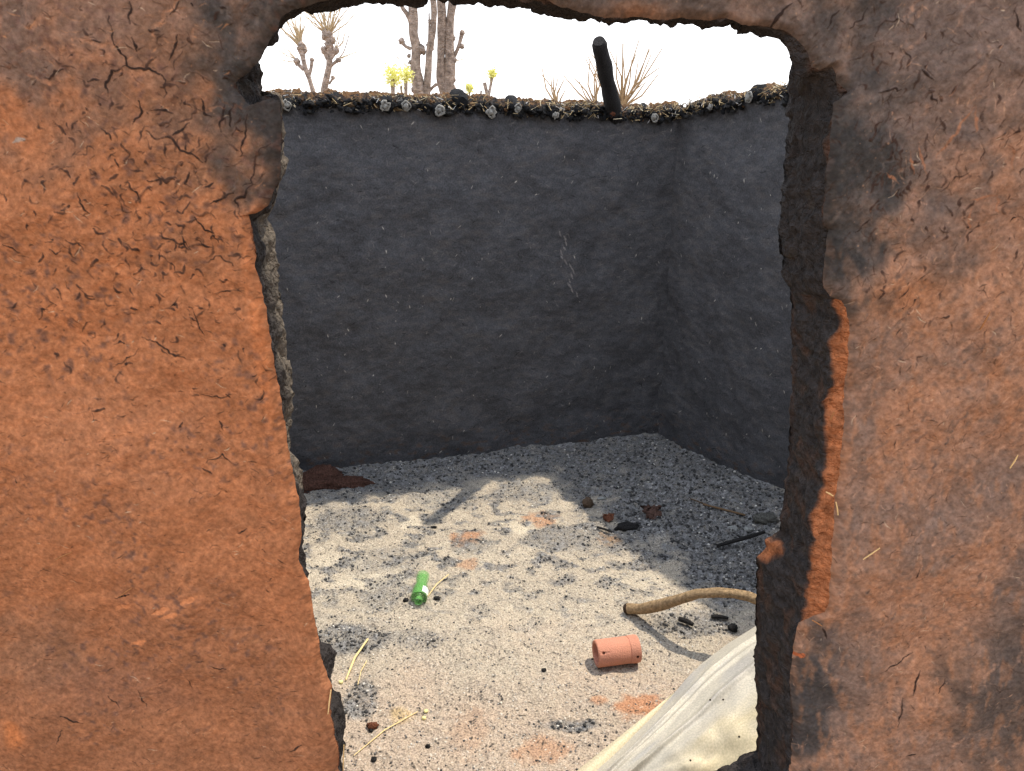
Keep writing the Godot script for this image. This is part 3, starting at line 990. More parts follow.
# ---------------------------------------------------------------- crumbled wall tops
func wall_top_details() -> void:
	rng.seed = 5
	# burnt ends of roof poles set in the wall top
	var m_char := tri_mat(Color(0.20, 0.20, 0.21), grain_coarse, 14.0, bump_rough, 0.8)
	var m_ash := tri_mat(Color(0.93, 0.91, 0.87), grain_coarse, 20.0, bump_fine, 0.5)
	var m_core := mat(Color(0.16, 0.155, 0.15))
	var nb := Vector3(-dir_back.z, 0, dir_back.x)
	var nr := Vector3(-dir_right.z, 0, dir_right.x)
	for q in [[287, 105, 5.5, 0], [384, 106, 6.0, 0], [405, 106, 6.5, 0], [438, 110, 6.0, 0], [462, 102, 5.5, 1], [489, 112, 6.5, 0], [516, 108, 5.0, 0], [553, 115, 4.0, 0], [651, 117, 5.0, 0], [717, 107, 4.5, 2], [755, 97, 6.5, 2]]:
		var right: bool = q[3] == 2
		var n := nr if right else nb
		var c := at_wall(q[0], q[1], B if right else A, dir_right if right else dir_back)
		var d := (c - Vector3(0, CAM_H, 0)).length()
		var r: float = q[2] * d / FOC
		c += n * 0.035
		var along := (n + Vector3(0, -0.22, 0)).normalized()
		var par := wall_right if right else wall_back
		var st := new_st()
		var up := Vector3(0, r * 0.15, 0)
		tube(st, [c - along * 0.12 + up, c - along * 0.04, c - along * 0.012, c], [r * 1.0, r * 1.05, r * 1.0, r * 0.8], 14, Color.WHITE, 1.1)
		var pole := put("burnt_pole_end", finish(st), m_char, par)
		if q[3] != 1:
			st = new_st()
			var pts := []; var rad := []
			var a := along.cross(Vector3.UP).normalized(); var b := a.cross(along)
			for k in 15:
				var t := TAU * k / 14.0
				pts.append(c + along * 0.003 + (a * cos(t) + b * sin(t) * 1.15) * r * (0.58 + 0.35 * n_rag.get_noise_2d(cos(t) * 3.0 + q[0], sin(t) * 3.0)))
				rad.append(r * (0.17 + 0.22 * n_rag.get_noise_2d(cos(t) * 4.0, q[0] + sin(t) * 4.0)))
			tube(st, pts, rad, 6, Color.WHITE, 0.8)
			put("ash_ring", finish(st), m_ash, pole)
			st = new_st()
			clod(st, c + along * 0.001, Vector3(r * 0.45, r * 0.5, r * 0.45), Color.WHITE)
			put("ashy_core", finish(st), m_ash, pole)
	# clods and straw of the crumbling crown
	for w in 2:
		var p0 := back0 if w == 0 else B
		var dir := dir_back if w == 0 else dir_right
		var n := nb if w == 0 else nr
		var L := (B - back0).length() if w == 0 else 1.6
		var st := new_st()
		var ss := new_st()
		var cols := [Color(0.09, 0.085, 0.08), Color(0.055, 0.055, 0.06), Color(0.30, 0.20, 0.12), Color(0.42, 0.27, 0.15), Color(0.045, 0.045, 0.05)]
		for k in int(L * 620):
			var u := rng.randf_range(0.0, L)
			var top: float = crown_y(p0, dir, u)
			var t := rng.randf()
			var at := p0 + dir * u + n * (0.022 - 0.15 * t * t) + Vector3.UP * (top - 0.055 * (1.0 - t) * rng.randf() - 0.012)
			var s := 0.004 + 0.010 * pow(rng.randf(), 2.0)
			var c: Color = cols[rng.randi() % 5] if t > 0.35 else cols[[0, 1, 4][rng.randi() % 3]]
			if rng.randf() < (0.55 if (w == 1 or u > 2.25) else 0.1) * smoothstep(0.1, 0.5, t): c = [Color(0.45, 0.24, 0.12), Color(0.36, 0.2, 0.11), Color(0.5, 0.33, 0.18)][rng.randi() % 3]
			clod(st, at, Vector3(s * rng.randf_range(0.8, 1.7), s * rng.randf_range(0.6, 1.1), s), c, rng.randf_range(0, TAU), 4, 6, 1.5, rng.randf() * 10.0)
		for k in int(L * 2200):
			var u := rng.randf_range(0.0, L)
			var q := n_big.get_noise_1d(u * 0.8 + w * 10.0)
			if q < -0.12 and rng.randf() < 0.7: continue
			if w == 0 and u < 1.75 and rng.randf() < 0.5: continue
			var top: float = crown_y(p0, dir, u)
			var at := p0 + dir * u + n * rng.randf_range(-0.10, 0.035) + Vector3.UP * (top + rng.randf_range(-0.05, 0.012))
			var d := (n * rng.randf_range(-0.6, 1.0) + Vector3.UP * rng.randf_range(-0.9, 0.35) + dir * rng.randf_range(-1.1, 1.1)).normalized() * rng.randf_range(0.012, 0.04)
			var t := rng.randf()
			var c := Color(0.42, 0.31, 0.17) if t < 0.42 else Color(0.50, 0.42, 0.29) if t < 0.52 else Color(0.05, 0.05, 0.05) if t < 0.9 else Color(0.58, 0.56, 0.53)
			straw_prism(ss, at - d * 0.5, at + d * 0.5, rng.randf_range(0.0008, 0.0019), c)
		var mv := mat(Color.WHITE); mv.vertex_color_use_as_albedo = true
		var par := wall_back if w == 0 else wall_right
		var o := put("crumbled_clods", finish(st), tri_mat(Color.WHITE, grain_coarse, 12.0, bump_fine, 1.0, true), par)
		o.set_meta("kind", "stuff")
		o = put("straw_strands", finish(ss), mv, par)
		o.set_meta("kind", "stuff")

var crown_tabs := {}
func crown_y(p0: Vector3, dir: Vector3, u: float) -> float:
	var key := p0
	if not crown_tabs.has(key):
		var sky := [272, 95, 288, 94, 300, 94, 314, 98, 330, 94, 352, 98, 377, 96, 400, 98, 420, 99, 437, 98, 456, 98, 475, 99, 490, 98, 505, 103, 515, 102, 530, 104, 550, 103, 570, 106, 590, 104, 605, 105, 612, 107, 625, 109, 640, 108, 655, 109, 668, 107, 683, 106] if p0 == back0 else [683, 106, 692, 102, 700, 100, 706, 98, 718, 96, 735, 98, 745, 94, 758, 88, 770, 91, 783, 87, 800, 84]
		var t := []
		for i in range(0, sky.size(), 2):
			var p := at_wall(sky[i], sky[i + 1], p0, dir)
			t.append(Vector2((p - p0).dot(dir), p.y))
		crown_tabs[key] = t
	return skyline(u, crown_tabs[key])

func roof_pole() -> void:
	var foot := at_wall(614, 112, A, dir_back)
	var top := at_z(599, 41, -3.27)
	var o := thing("charred_roof_pole", foot)
	tag(o, "charred black roof pole sticking up out of the back wall and leaning inwards", "pole")
	var pts := []; var rad := []
	for k in 26:
		var t := k / 25.0
		var p := (top - foot) * lerpf(-0.25, 1.0, t)
		p += Vector3(0.002 * sin(t * 7.0), 0, 0.002 * cos(t * 5.0))
		pts.append(p); rad.append(lerpf(0.036, 0.030, t) * (1.0 if t < 0.98 else 0.8))
	var st := new_st()
	tube(st, pts, rad, 20, Color.WHITE, 0.22)
	put("pole", finish(st), tri_mat(Color(0.32, 0.31, 0.31), grain_coarse, 14.0, bump_rough, 1.4), o)
	st = new_st()
	clod(st, Vector3(-0.010, 0.004, 0.034), Vector3(0.014, 0.026, 0.012), Color.WHITE, 0.0, 8, 10)
	var p := put("unburnt_patch", finish(st), tri_mat(Color(0.55, 0.36, 0.28), grain_coarse, 14.0), o)
	p.set_meta("label", "reddish unburnt patch at the pole's foot")

# ---------------------------------------------------------------- trees beyond
func px_line(flat: Array, z: float, base: Vector3) -> Array:
	var o := []
	for i in range(0, flat.size(), 2):
		o.append(at_z(flat[i], flat[i + 1], z) - base)
	return o

func limb(st: SurfaceTool, flat: Array, z: float, base: Vector3, w: Array, jit := 0.25) -> void:
	# a limb through measured points, finer steps between them
	var raw := px_line(flat, z, base)
	if flat[1] >= 220: raw[0].y = -0.06
	var c := Curve3D.new()
	for i in raw.size():
		var tan: Vector3 = (raw[min(i + 1, raw.size() - 1)] - raw[max(i - 1, 0)]) / 6.0
		c.add_point(raw[i], -tan, tan)
	var L := c.get_baked_length()
	var n := maxi(4, int(L / 0.06))
	var pts := []; var rad := []
	for k in n + 1:
		var t := k / float(n)
		pts.append(c.sample_baked(t * L))
		var f := t * (w.size() - 1)
		var i := mini(int(f), w.size() - 2)
		rad.append(lerpf(w[i], w[i + 1], f - i) * 0.5 * absf(z) / FOC)
	tube(st, pts, rad, 9, Color.WHITE, jit)

func knob(st: SurfaceTool, px: float, py: float, r: float, z: float, base: Vector3) -> void:
	var s := r * absf(z) / FOC
	clod(st, at_z(px, py, z) - base, Vector3(s, s * 1.1, s), Color.WHITE, 0, 7, 10, 0.7, px)

func twigs(st: SurfaceTool, px: float, py: float, n: int, a0: float, a1: float, l0: float, l1: float, z: float, base: Vector3, thick := 1.05) -> void:
	for k in n:
		var a := deg_to_rad(lerpf(a0, a1, (k + rng.randf_range(-0.4, 0.4)) / maxf(1.0, n - 1)))
		var L := rng.randf_range(l0, l1)
		var b := rng.randf_range(-0.12, 0.12)
		var dz := rng.randf_range(-0.3, 0.3)
		var sc := absf(z) / FOC
		var p0 := at_z(px + rng.randf_range(-2, 2), py + rng.randf_range(-2, 2), z) - base
		var d := Vector3(sin(a), cos(a), dz) * L * sc
		var e := Vector3(cos(a), -sin(a), 0) * b * L * sc
		tube(st, [p0, p0 + d * 0.5 + e, p0 + d], [thick * sc * 0.55, thick * sc * 0.42, thick * sc * 0.22], 4, Color.WHITE, 0.0, false)

func trees() -> void:
	rng.seed = 21
	var bark := tri_mat(Color(0.90, 0.81, 0.74), grain_coarse, 1.2, bump_fine, 3.0)
	var bark2 := tri_mat(Color(0.86, 0.77, 0.70), grain_coarse, 1.2, bump_fine, 3.0)
	var twig := mat(Color(0.74, 0.66, 0.53))
	var g := "pollarded trees beyond the wall"
	var z := -10.0
	# far left pair
	var base := at_z(315, 93, z); base.y = -0.1
	var o := thing("pollarded_tree", base)
	tag(o, "leftmost of the bare pollarded trees above the back wall, slim trunk leaning left", "tree", g)
	var st := new_st()
	limb(st, [320, 230, 318, 140, 314, 95, 309, 78, 305, 68, 302.5, 56, 301.5, 47], z, base, [12, 10, 7.4, 6, 5.4, 4, 5])
	limb(st, [304, 69, 300, 66, 297, 62], z, base, [4.5, 3.5, 4])
	limb(st, [308.5, 76, 311, 68, 312, 60], z, base, [3.5, 2.8, 3.2])
	limb(st, [303, 58, 300, 52, 298, 47], z, base, [3, 3, 3.5])
	knob(st, 301.5, 47, 4.0, z, base); knob(st, 297, 62, 3.0, z, base); knob(st, 312, 60, 1.9, z, base); knob(st, 304.5, 50, 2.6, z, base)
	put("trunk", finish(st), bark, o)
	st = new_st()
	twigs(st, 301, 46, 22, -52, 22, 16, 34, z, base)
	twigs(st, 297, 61, 10, -80, -30, 12, 26, z, base, 0.55)
	put("twigs", finish(st), twig, o).set_meta("kind", "stuff")
	base = at_z(323, 93, z - 0.6); base.y = -0.1
	o = thing("pollarded_tree", base)
	tag(o, "second pollarded tree from the left above the wall, with a tall fan of twigs", "tree", g)
	z -= 0.6
	st = new_st()
	limb(st, [318, 230, 320, 140, 323.5, 94, 326.5, 78, 329.5, 63, 329.5, 48, 327.5, 35], z, base, [13, 11, 8, 7, 6.5, 5.5, 6.5])
	limb(st, [328.5, 60, 325.5, 55, 324, 50], z, base, [4, 3.5, 4])
	limb(st, [331, 58, 334, 54, 335.5, 50], z, base, [4, 3.5, 4.2])
	limb(st, [329, 68, 334, 63, 338.5, 60], z, base, [3, 2.6, 3.4])
	limb(st, [329, 84, 332, 80, 333, 77.5], z, base, [2.4, 1.8, 2.4])
	limb(st, [337, 61, 344, 52, 347, 42, 350, 32], z, base, [1.3, 1.0, 0.8, 0.5])
	for q in [[327, 35, 4.4], [332, 40, 3.2], [324, 50, 3], [335.5, 51, 3], [338.5, 60, 2.2], [333, 77.5, 1.7], [329, 45, 3.8], [325, 33.5, 2.6]]:
		knob(st, q[0], q[1], q[2], z, base)
	put("trunk", finish(st), bark, o)
	st = new_st()
	twigs(st, 328, 35, 30, -52, 48, 18, 40, z, base)
	twigs(st, 335, 50, 8, 5, 50, 18, 34, z, base, 0.6)
	twigs(st, 340, 58, 5, 70, 108, 20, 36, z, base, 0.5)
	put("twigs", finish(st), twig, o).set_meta("kind", "stuff")
	# middle pair
	z = -9.5
	base = at_z(421, 96, z); base.y = -0.1
	o = thing("pollarded_tree", base)
	tag(o, "tall forked pollarded tree above the middle of the wall, thick left trunk with short stubs", "tree", g)
	st = new_st()
	limb(st, [424, 230, 422, 140, 420, 94, 417, 80, 415, 64, 417, 48, 413.5, 34, 413, 15, 413.5, -15, 411, -60, 414, -95], z, base, [20, 17, 13.5, 12, 11.5, 11.5, 9, 8.5, 8, 7, 8])
	limb(st, [421, 120, 427, 92, 428, 72, 429.5, 50, 432.5, 34, 434, 12, 432, -15, 430, -50], z, base, [9, 7.5, 6.5, 6, 5.8, 5.5, 5, 5])
	limb(st, [411, 49, 405, 46, 401.5, 41], z, base, [3.4, 2.6, 4])
	limb(st, [411.5, 24, 408, 15, 401, 6, 396, -8], z, base, [4.5, 4, 3, 3])
	limb(st, [429, 45, 429.5, 30, 429, 13], z, base, [3, 2.4, 1.6], 0.6)
	limb(st, [429, 91, 434, 86, 437, 84], z, base, [3.4, 3, 3.6])
	for q in [[421.5, 50, 4.0], [401.5, 41, 2.6], [409, 56, 1.8], [410, 62, 1.6], [418, 90, 6.0], [430, 46, 3.6], [430, 22, 1.8], [414, -95, 8], [430, -50, 6]]:
		knob(st, q[0], q[1], q[2], z, base)
	put("trunk", finish(st), bark2, o)
	st = new_st()
	twigs(st, 410, 70, 4, -60, -35, 20, 46, z, base, 0.55)
	twigs(st, 418, 84, 14, -60, 50, 6, 18, z, base, 0.5)
	twigs(st, 414, -95, 20, -50, 50, 20, 50, z, base)
	put("twigs", finish(st), twig, o).set_meta("kind", "stuff")
	base = at_z(446, 96, z - 0.3); base.y = -0.1
	o = thing("pollarded_tree", base)
	z -= 0.3
	tag(o, "two-stemmed pollarded tree right of the thick forked one, side stub pointing up right", "tree", g)
	st = new_st()
	limb(st, [447, 230, 446, 140, 445, 95, 441, 80, 440.5, 66, 441.5, 50, 442, 30, 442, 14, 441, -15, 438, -60], z, base, [22, 18, 14, 9, 8.5, 9, 7.5, 8, 7.5, 7])
	limb(st, [447, 100, 448, 86, 450, 72, 449.5, 50, 449.5, 30, 451, 14, 454, -10, 458, -50], z, base, [12, 10, 9.5, 8.5, 7.5, 8, 8, 7])
	limb(st, [452, 60, 456.5, 52, 460, 42, 462, 33], z, base, [4, 3.6, 3.2, 4])
	limb(st, [459.5, 46, 461.5, 46.5], z, base, [3, 3.6])
	for q in [[462, 33, 2.3], [462, 46.5, 2], [453, 38, 2.6], [453.5, 80, 2.2], [454, 88, 2.0], [454, 60, 2.4], [455, 92, 1.8], [438, -60, 7], [458, -50, 7]]:
		knob(st, q[0], q[1], q[2], z, base)
	put("trunk", finish(st), bark2, o)
	st = new_st()
	twigs(st, 455, 60, 3, 60, 100, 12, 26, z, base, 0.4)
	twigs(st, 448, -55, 20, -50, 50, 20, 50, z, base)
	put("twigs", finish(st), twig, o).set_meta("kind", "stuff")
	# sprouting stumps and shrubs
	var leaf := mat(Color(0.88, 0.87, 0.60)); leaf.backlight_enabled = true; leaf.backlight = Color(0.75, 0.75, 0.35)
	z = -8.5
	for q in [[393, 100, 393, 77, 7.5, 5.0, "sprouting stump with a ball of yellow-green leaves, left of the thick forked tree"],
			[406, 100, 406, 75, 6.0, 4.2, "smaller yellow-green sprouting stump tucked against the thick forked tree"],
			[469.5, 100, 469.5, 88, 3.2, 2.2, "tiny sprouting stump with a yellowish tuft right of the middle trees"],
			[488, 100, 492.5, 74, 3.6, 3.4, "forked sprouting stump with a green-tipped right prong, rightmost of the stumps"]]:
		z = -9.2 if q[0] == 406 else -8.5
		base = at_z(q[0], 98, z); base.y = -0.1
		o = thing("sprouting_stump", base)
		tag(o, q[6], "shrub", "sprouting stumps beyond the wall")
		st = new_st()
		limb(st, [q[0], 220, q[0], q[1], lerpf(q[0], q[2], 0.5), 88 if q[2] != q[0] else q[3] + 8, q[2], q[3] + 1], z, base, [q[5] * 1.6, q[5], q[5] * 0.85, q[5] * 0.7])
		if q[0] == 488:
			limb(st, [488, 96, 485.5, 88, 484.5, 82.5], z, base, [3.4, 3.2, 3.4])
			limb(st, [481, 100, 481, 93, 481.3, 90.5], z, base, [1.6, 1.6, 1.8])
		if q[0] == 406:
			limb(st, [402, 110, 401.5, 92, 401, 86], z, base, [2, 1.8, 2.4])
		put("stem", finish(st), bark, o)
		st = new_st()
		var s := absf(z) / FOC
		for k in int(60 * q[4]):
			var d: Vector3 = Vector3(rng.randfn(0, 0.5), rng.randfn(0, 0.6), rng.randfn(0, 0.5)) * q[4] * s
			var c: Vector3 = at_z(q[2], q[3], z) - base + d
			var a := Vector3(rng.randfn(), rng.randfn(), rng.randfn()).normalized() * 0.018
			var b := a.cross(Vector3(rng.randfn(), rng.randfn(), rng.randfn())).normalized() * 0.008
			for t in [c - a, c + b, c + a, c - a, c + a, c - b]:
				st.add_vertex(t)
		put("leaves", finish(st), leaf, o).set_meta("kind", "stuff")
	z = -7.0
	for q in [[622, 108, 24, -42, 50, 20, 62, "bare twiggy shrub fanning out behind the charred roof pole"], [595, 108, 9, -48, 10, 14, 50, "bare thin shrub just left of the charred roof pole"], [558, 108, 8, -28, 24, 14, 36, "faint bare sprig above the wall, left of the charred roof pole's shrubs"]]:
		z = -7.9 if q[0] == 595 else -7.0
		base = at_z(q[0], q[1], z); base.y = -0.1
		o = thing("bare_shrub", base)
		tag(o, q[7], "shrub", "bare shrubs beyond the wall")
		st = new_st()
		limb(st, [q[0], 260, q[0] + 2, 180, q[0], 104], z, base, [4, 3, 2.2])
		put("stem", finish(st), twig, o)
		st = new_st()
		twigs(st, q[0], q[1] - 1, q[2], q[3], q[4], q[5], q[6], z, base, 1.7)
		put("twigs", finish(st), mat(Color(0.66, 0.56, 0.43)), o).set_meta("kind", "stuff")

# ---------------------------------------------------------------- things on the floor
func on_floor(px: float, py: float, up := 0.0) -> Vector3:
	var p := at_y(px, py)
	for k in 3:
		p = at_y(px, py, floor_h(p.x, p.z))
	p.y += up
	return p

func bottle() -> void:
	var mouth := on_floor(418.5, 607, 0.020)
	var basep := on_floor(423.5, 582, 0.030)
	var o := thing("green_bottle", basep)
	aim(o, mouth - basep)
	tag(o, "green glass bottle lying on the ash with its neck towards the opening", "bottle")
	var L := mouth.distance_to(basep)
	var g := StandardMaterial3D.new()
	g.albedo_color = Color(0.50, 0.78, 0.42, 0.36)
	g.transparency = BaseMaterial3D.TRANSPARENCY_ALPHA
	g.roughness = 0.06
	g.metallic_specular = 0.6
	var r := 0.0285
	var prof := [Vector2(0.0005, 0.012), Vector2(r * 0.55, 0.008), Vector2(r * 0.70, 0.0), Vector2(r * 0.84, 0.005), Vector2(r * 0.86, 0.02), Vector2(r * 0.74, 0.05), Vector2(r * 0.80, 0.068), Vector2(r * 0.97, 0.085), Vector2(r, 0.10), Vector2(r, 0.125)]
	for k in 10:
		var t := k / 9.0
		prof.append(Vector2(lerpf(r, 0.0155, smoothstep(0.0, 1.0, t)), lerpf(0.13, L - 0.04, t)))
	prof.append_array([Vector2(0.0145, L - 0.034), Vector2(0.0175, L - 0.031), Vector2(0.0178, L - 0.025), Vector2(0.0145, L - 0.022), Vector2(0.0142, L - 0.006), Vector2(0.0152, L - 0.003), Vector2(0.0142, L), Vector2(0.0115, L), Vector2(0.0108, L - 0.01), Vector2(0.0112, L - 0.034), Vector2(0.0125, L - 0.044)])
	for k in 8:
		var t := k / 7.0
		prof.append(Vector2(lerpf(0.0125, r - 0.003, smoothstep(0.0, 1.0, t)), lerpf(L - 0.046, 0.126, t)))
	prof.append_array([Vector2(r - 0.003, 0.10), Vector2(r * 0.70, 0.068), Vector2(r * 0.64, 0.05), Vector2(r * 0.75, 0.02), Vector2(r * 0.5, 0.012), Vector2(0.0005, 0.015)])
	put("glass", lathe(prof, 36), g, o)
	# torn white remains of the paper label, curved round the body
	var v := PackedVector3Array()
	for j in 9:
		for i in 15:
			var t := lerpf(-0.1, 0.95, i / 14.0)
			var y := lerpf(0.092, 0.124, j / 8.0) + 0.008 * n_rag.get_noise_2d(i * 0.5, j * 0.2)
			var rr := r + 0.0012
			var dir := Vector3(cos(t), 0, sin(t))
			v.append(dir * rr + Vector3(0, y, 0))
	var lab := put("paper_label", grid_mesh(15, 9, v), mat(Color(0.92, 0.94, 0.90)), o)
	lab.set_meta("label", "scrap of white paper label")
	# turn the label to the upper right side
	var up := o.basis.inverse() * Vector3(0.55, 1.0, 0.1)
	lab.rotation.y = -atan2(up.z, up.x)

func clay_pipe() -> void:
	var a := on_floor(602, 667); var b := on_floor(641, 661.5)
	var R := 0.041
	a.y += R; b.y += R
	a += Vector3(-0.020, 0, -0.010); b += Vector3(-0.012, 0, -0.010)
	var o := thing("clay_cylinder", a)
	tag(o, "short hollow terracotta cylinder with small holes lying on the ash", "pottery")
	var L := a.distance_to(b)
	var axis := (b - a).normalized()
	aim(o, axis)
	var comb := CSGCombiner3D.new()
	comb.name = "body"
	var prof := [Vector2(R - 0.009, 0.0), Vector2(R - 0.002, 0.0), Vector2(R, 0.003), Vector2(R, L * 0.3), Vector2(R * 0.99, L * 0.745), Vector2(R * 0.965, L * 0.75), Vector2(R * 0.965, L * 0.765), Vector2(R * 1.01, L * 0.775), Vector2(R * 1.03, L * 0.94), Vector2(R * 1.0, L), Vector2(R - 0.008, L), Vector2(R - 0.010, L - 0.005), Vector2(R - 0.010, 0.005), Vector2(R - 0.009, 0.0)]
	var body := CSGMesh3D.new()
	body.name = "tube"
	body.mesh = lathe_closed(prof, 48)
	comb.add_child(body)
	var mt := tri_mat(Color(0.93, 0.65, 0.54), grain, 6.0, bump_fine, 0.25)
	body.material = mt
	var inv := o.basis.inverse()
	for q in [[0.11, Vector3(-0.1, 0.62, 0.78)], [0.90, Vector3(0.1, 0.1, 1.0)]]:
		var c := CSGCylinder3D.new()
		c.name = "hole"
		c.radius = 0.0042; c.height = 0.05; c.sides = 14
		c.operation = CSGShape3D.OPERATION_SUBTRACTION
		c.material = mat(Color(0.35, 0.2, 0.15))
		var d: Vector3 = inv * q[1]
		d.y = 0; d = d.normalized()
		comb.add_child(c)
		var x := d.cross(Vector3.UP).normalized()
		c.transform = Transform3D(Basis(x, d, x.cross(d)), d * R + Vector3(0, L * q[0], 0))
	o.add_child(comb, true)

func lathe_closed(prof: Array, seg: int) -> ArrayMesh:
	var st := new_st()
	st.set_smooth_group(-1)
	for j in prof.size() - 1:
		for i in seg:
			var t0 := TAU * i / seg; var t1 := TAU * ((i + 1) % seg) / seg
			var p := func(k: int, t: float): return Vector3(prof[k].x * cos(t), prof[k].y, prof[k].x * sin(t))
			for q in [p.call(j, t0), p.call(j + 1, t0), p.call(j, t1), p.call(j, t1), p.call(j + 1, t0), p.call(j + 1, t1)]:
				st.set_smooth_group(0 if j in [2, 3, 4] else -1)
				st.add_vertex(q)
	return finish(st)

func bent_branch() -> void:
	var raw := [Vector3(0.391, 0.017, -2.151), Vector3(0.430, 0.034, -2.124), Vector3(0.486, 0.085, -2.077), Vector3(0.534, 0.134, -2.040), Vector3(0.582, 0.171, -2.016), Vector3(0.631, 0.193, -1.993), Vector3(0.685, 0.201, -1.976), Vector3(0.728, 0.200, -1.959), Vector3(0.750, 0.194, -1.948), Vector3(0.80, 0.175, -1.93), Vector3(0.87, 0.13, -1.90), Vector3(0.95, 0.08, -1.87), Vector3(1.02, 0.035, -1.85)]
	var o := thing("bent_branch", raw[0])
	tag(o, "peeled pale wooden branch arching up from the ash beside the metal sheet", "branch")
	var c := Curve3D.new()
	for i in raw.size():
		var tan: Vector3 = (raw[min(i + 1, raw.size() - 1)] - raw[max(i - 1, 0)]) / 6.0
		c.add_point(raw[i] - raw[0], -tan, tan)
	var L := c.get_baked_length()
	var pts := []; var rad := []
	for k in 61:
		var t := k / 60.0
		pts.append(c.sample_baked(t * L))
		var r := 0.0165 + 0.0015 * sin(t * 9.0)
		if t < 0.06: r *= lerpf(1.12, 1.05, t / 0.06)
		rad.append(r)
	var st := new_st()
	tube(st, pts, rad, 18, Color.WHITE, 0.22, false)
	put("wood", finish(st), tri_mat(Color(0.90, 0.76, 0.58), grain_coarse, 8.0, bump_fine, 0.6), o)
	st = new_st()
	var d: Vector3 = (pts[1] - pts[0]).normalized()
	tube(st, [pts[0] - d * 0.010, pts[0] - d * 0.004, pts[0] + d * 0.004], [0.0145, 0.0185, 0.0183], 18, Color.WHITE, 0.35)
	var e := put("cut_end", finish(st), tri_mat(Color(0.36, 0.29, 0.24), grain_coarse, 12.0), o)
	e.set_meta("label", "dark weathered cut end")

func metal_sheet() -> void:
	var E := [at_z(594, 783, -1.475), at_z(650, 720, -1.60), at_z(700, 665, -1.74), at_z(757, 625, -1.84), at_z(830, 584, -1.88), at_z(880, 556, -1.90)]
	E[0].y = maxf(E[0].y, 0.02)
	var G := [at_z(668, 806, -1.38), at_z(706, 792, -1.37), at_z(748, 775, -1.38), at_z(795, 742, -1.40), at_z(850, 690, -1.42), at_z(890, 655, -1.42)]
	var base: Vector3 = E[0]; base.y = 0.0
	var o := thing("metal_sheet", base)
	tag(o, "dented pale zinc roofing sheet with long ridges leaning inside the opening", "metal sheet")
	var nu := 90; var nv := 110
	var ce := Curve3D.new(); var cg := Curve3D.new()
	for i in 6:
		for w in [[ce, E], [cg, G]]:
			var tan: Vector3 = (w[1][min(i + 1, 5)] - w[1][max(i - 1, 0)]) / 6.0
			w[0].add_point(w[1][i], -tan, tan)
	var v := PackedVector3Array(); var col := PackedColorArray()
	var zinc := Color(0.74, 0.675, 0.55); var cream := Color(0.84, 0.70, 0.43); var gr := Color(0.55, 0.53, 0.50)
	for j in nv:
		var t := j / (nv - 1.0)
		var a := ce.sample_baked(t * ce.get_baked_length()); var b := cg.sample_baked(t * cg.get_baked_length())
		var along := (ce.sample_baked(minf(1.0, t + 0.05) * ce.get_baked_length()) - ce.sample_baked(maxf(0.0, t - 0.05) * ce.get_baked_length())).normalized()
		var nn := along.cross(b - a).normalized()
		if nn.y < 0: nn = -nn
		for i in nu:
			var s := i / (nu - 1.0)
			var p := a.lerp(b, s)
			var hgt := 0.0
			for rdg in [[0.15, 0.022, 0.010], [0.23, 0.016, 0.006], [0.42, 0.03, 0.012]]:
				var x: float = (s - rdg[0]) / rdg[1]
				hgt += rdg[2] * exp(-x * x)
			hgt += 0.035 * sin(s * PI)
			var dent := n_big.get_noise_2d(s * 0.55, t * 0.8)
			hgt += dent * 0.020 * smoothstep(0.35, 0.7, s) + 0.004 * n_big.get_noise_2d(s, t * 2.0)
			v.append(p + nn * hgt - base)
			var g := n_mid.get_noise_2d(s * 0.25 + 4.0, t * 0.18)
			var c := zinc.lerp(gr, smoothstep(0.0, 0.4, g + 0.3 * dent) * 0.6)
			c = c.lerp(cream, smoothstep(0.45, 0.9, s + 0.3 * g) * 0.85)
			col.append(c)
	var m := tri_mat(Color.WHITE, grain, 4.0, null, 0.0, true)
	m.metallic = 0.15; m.roughness = 0.5
	put("sheet", grid_mesh(nu, nv, v, PackedVector2Array(), col, false, true), m, o)
	# bent-over margin resting on the floor
	var v2 := PackedVector3Array(); var c2 := PackedColorArray()
	var f0 := on_floor(570, 778, 0.006)
	for j in 24:
		var t := j / 23.0
		var a := ce.sample_baked(t * 0.30 * ce.get_baked_length()) + Vector3(0, -0.002, 0)
		var fl := f0.lerp(ce.sample_baked(0.30 * ce.get_baked_length()), t)
		for i in 8:
			var s := i / 7.0
			var p := a.lerp(fl, s)
			p.y += 0.006 * sin(s * PI) * (1.0 - t)
			v2.append(p - base)
			c2.append(cream.lerp(zinc, 0.3))
	put("folded_margin", grid_mesh(8, 24, v2, PackedVector2Array(), c2, false, false), m, o)
	# nails left in the sheet
	for q in [[738, 737], [691, 759], [724, 699], [711, 699]]:
		var best := 1e9; var bi := 0
		for k in v.size():
			var w := v[k] + base
			var r := ray(q[0], q[1])
			var d := (w - Vector3(0, CAM_H, 0)).cross(r.normalized()).length()
			if d < best: best = d; bi = k
		var st := new_st()
		clod(st, v[bi], Vector3(0.0028, 0.0022, 0.0028), Color.WHITE, 0, 5, 8, 0.1)
		put("nail_head", finish(st), mat(Color(0.16, 0.13, 0.11)), o)

func lump(called: String, px: float, py: float, s: Vector3, m: Material, label: String, category: String, group := "", turn := 0.0, rough := 0.6) -> MeshInstance3D:
	var p := on_floor(px, py)
	var st := new_st()
	clod(st, Vector3(0, s.y * 0.7, 0), s, Color.WHITE, turn, 10, 14, rough, px * 0.37)
	var o := put(called, finish(st), m)
	o.position = p
	tag(o, label, category, group)
	return o

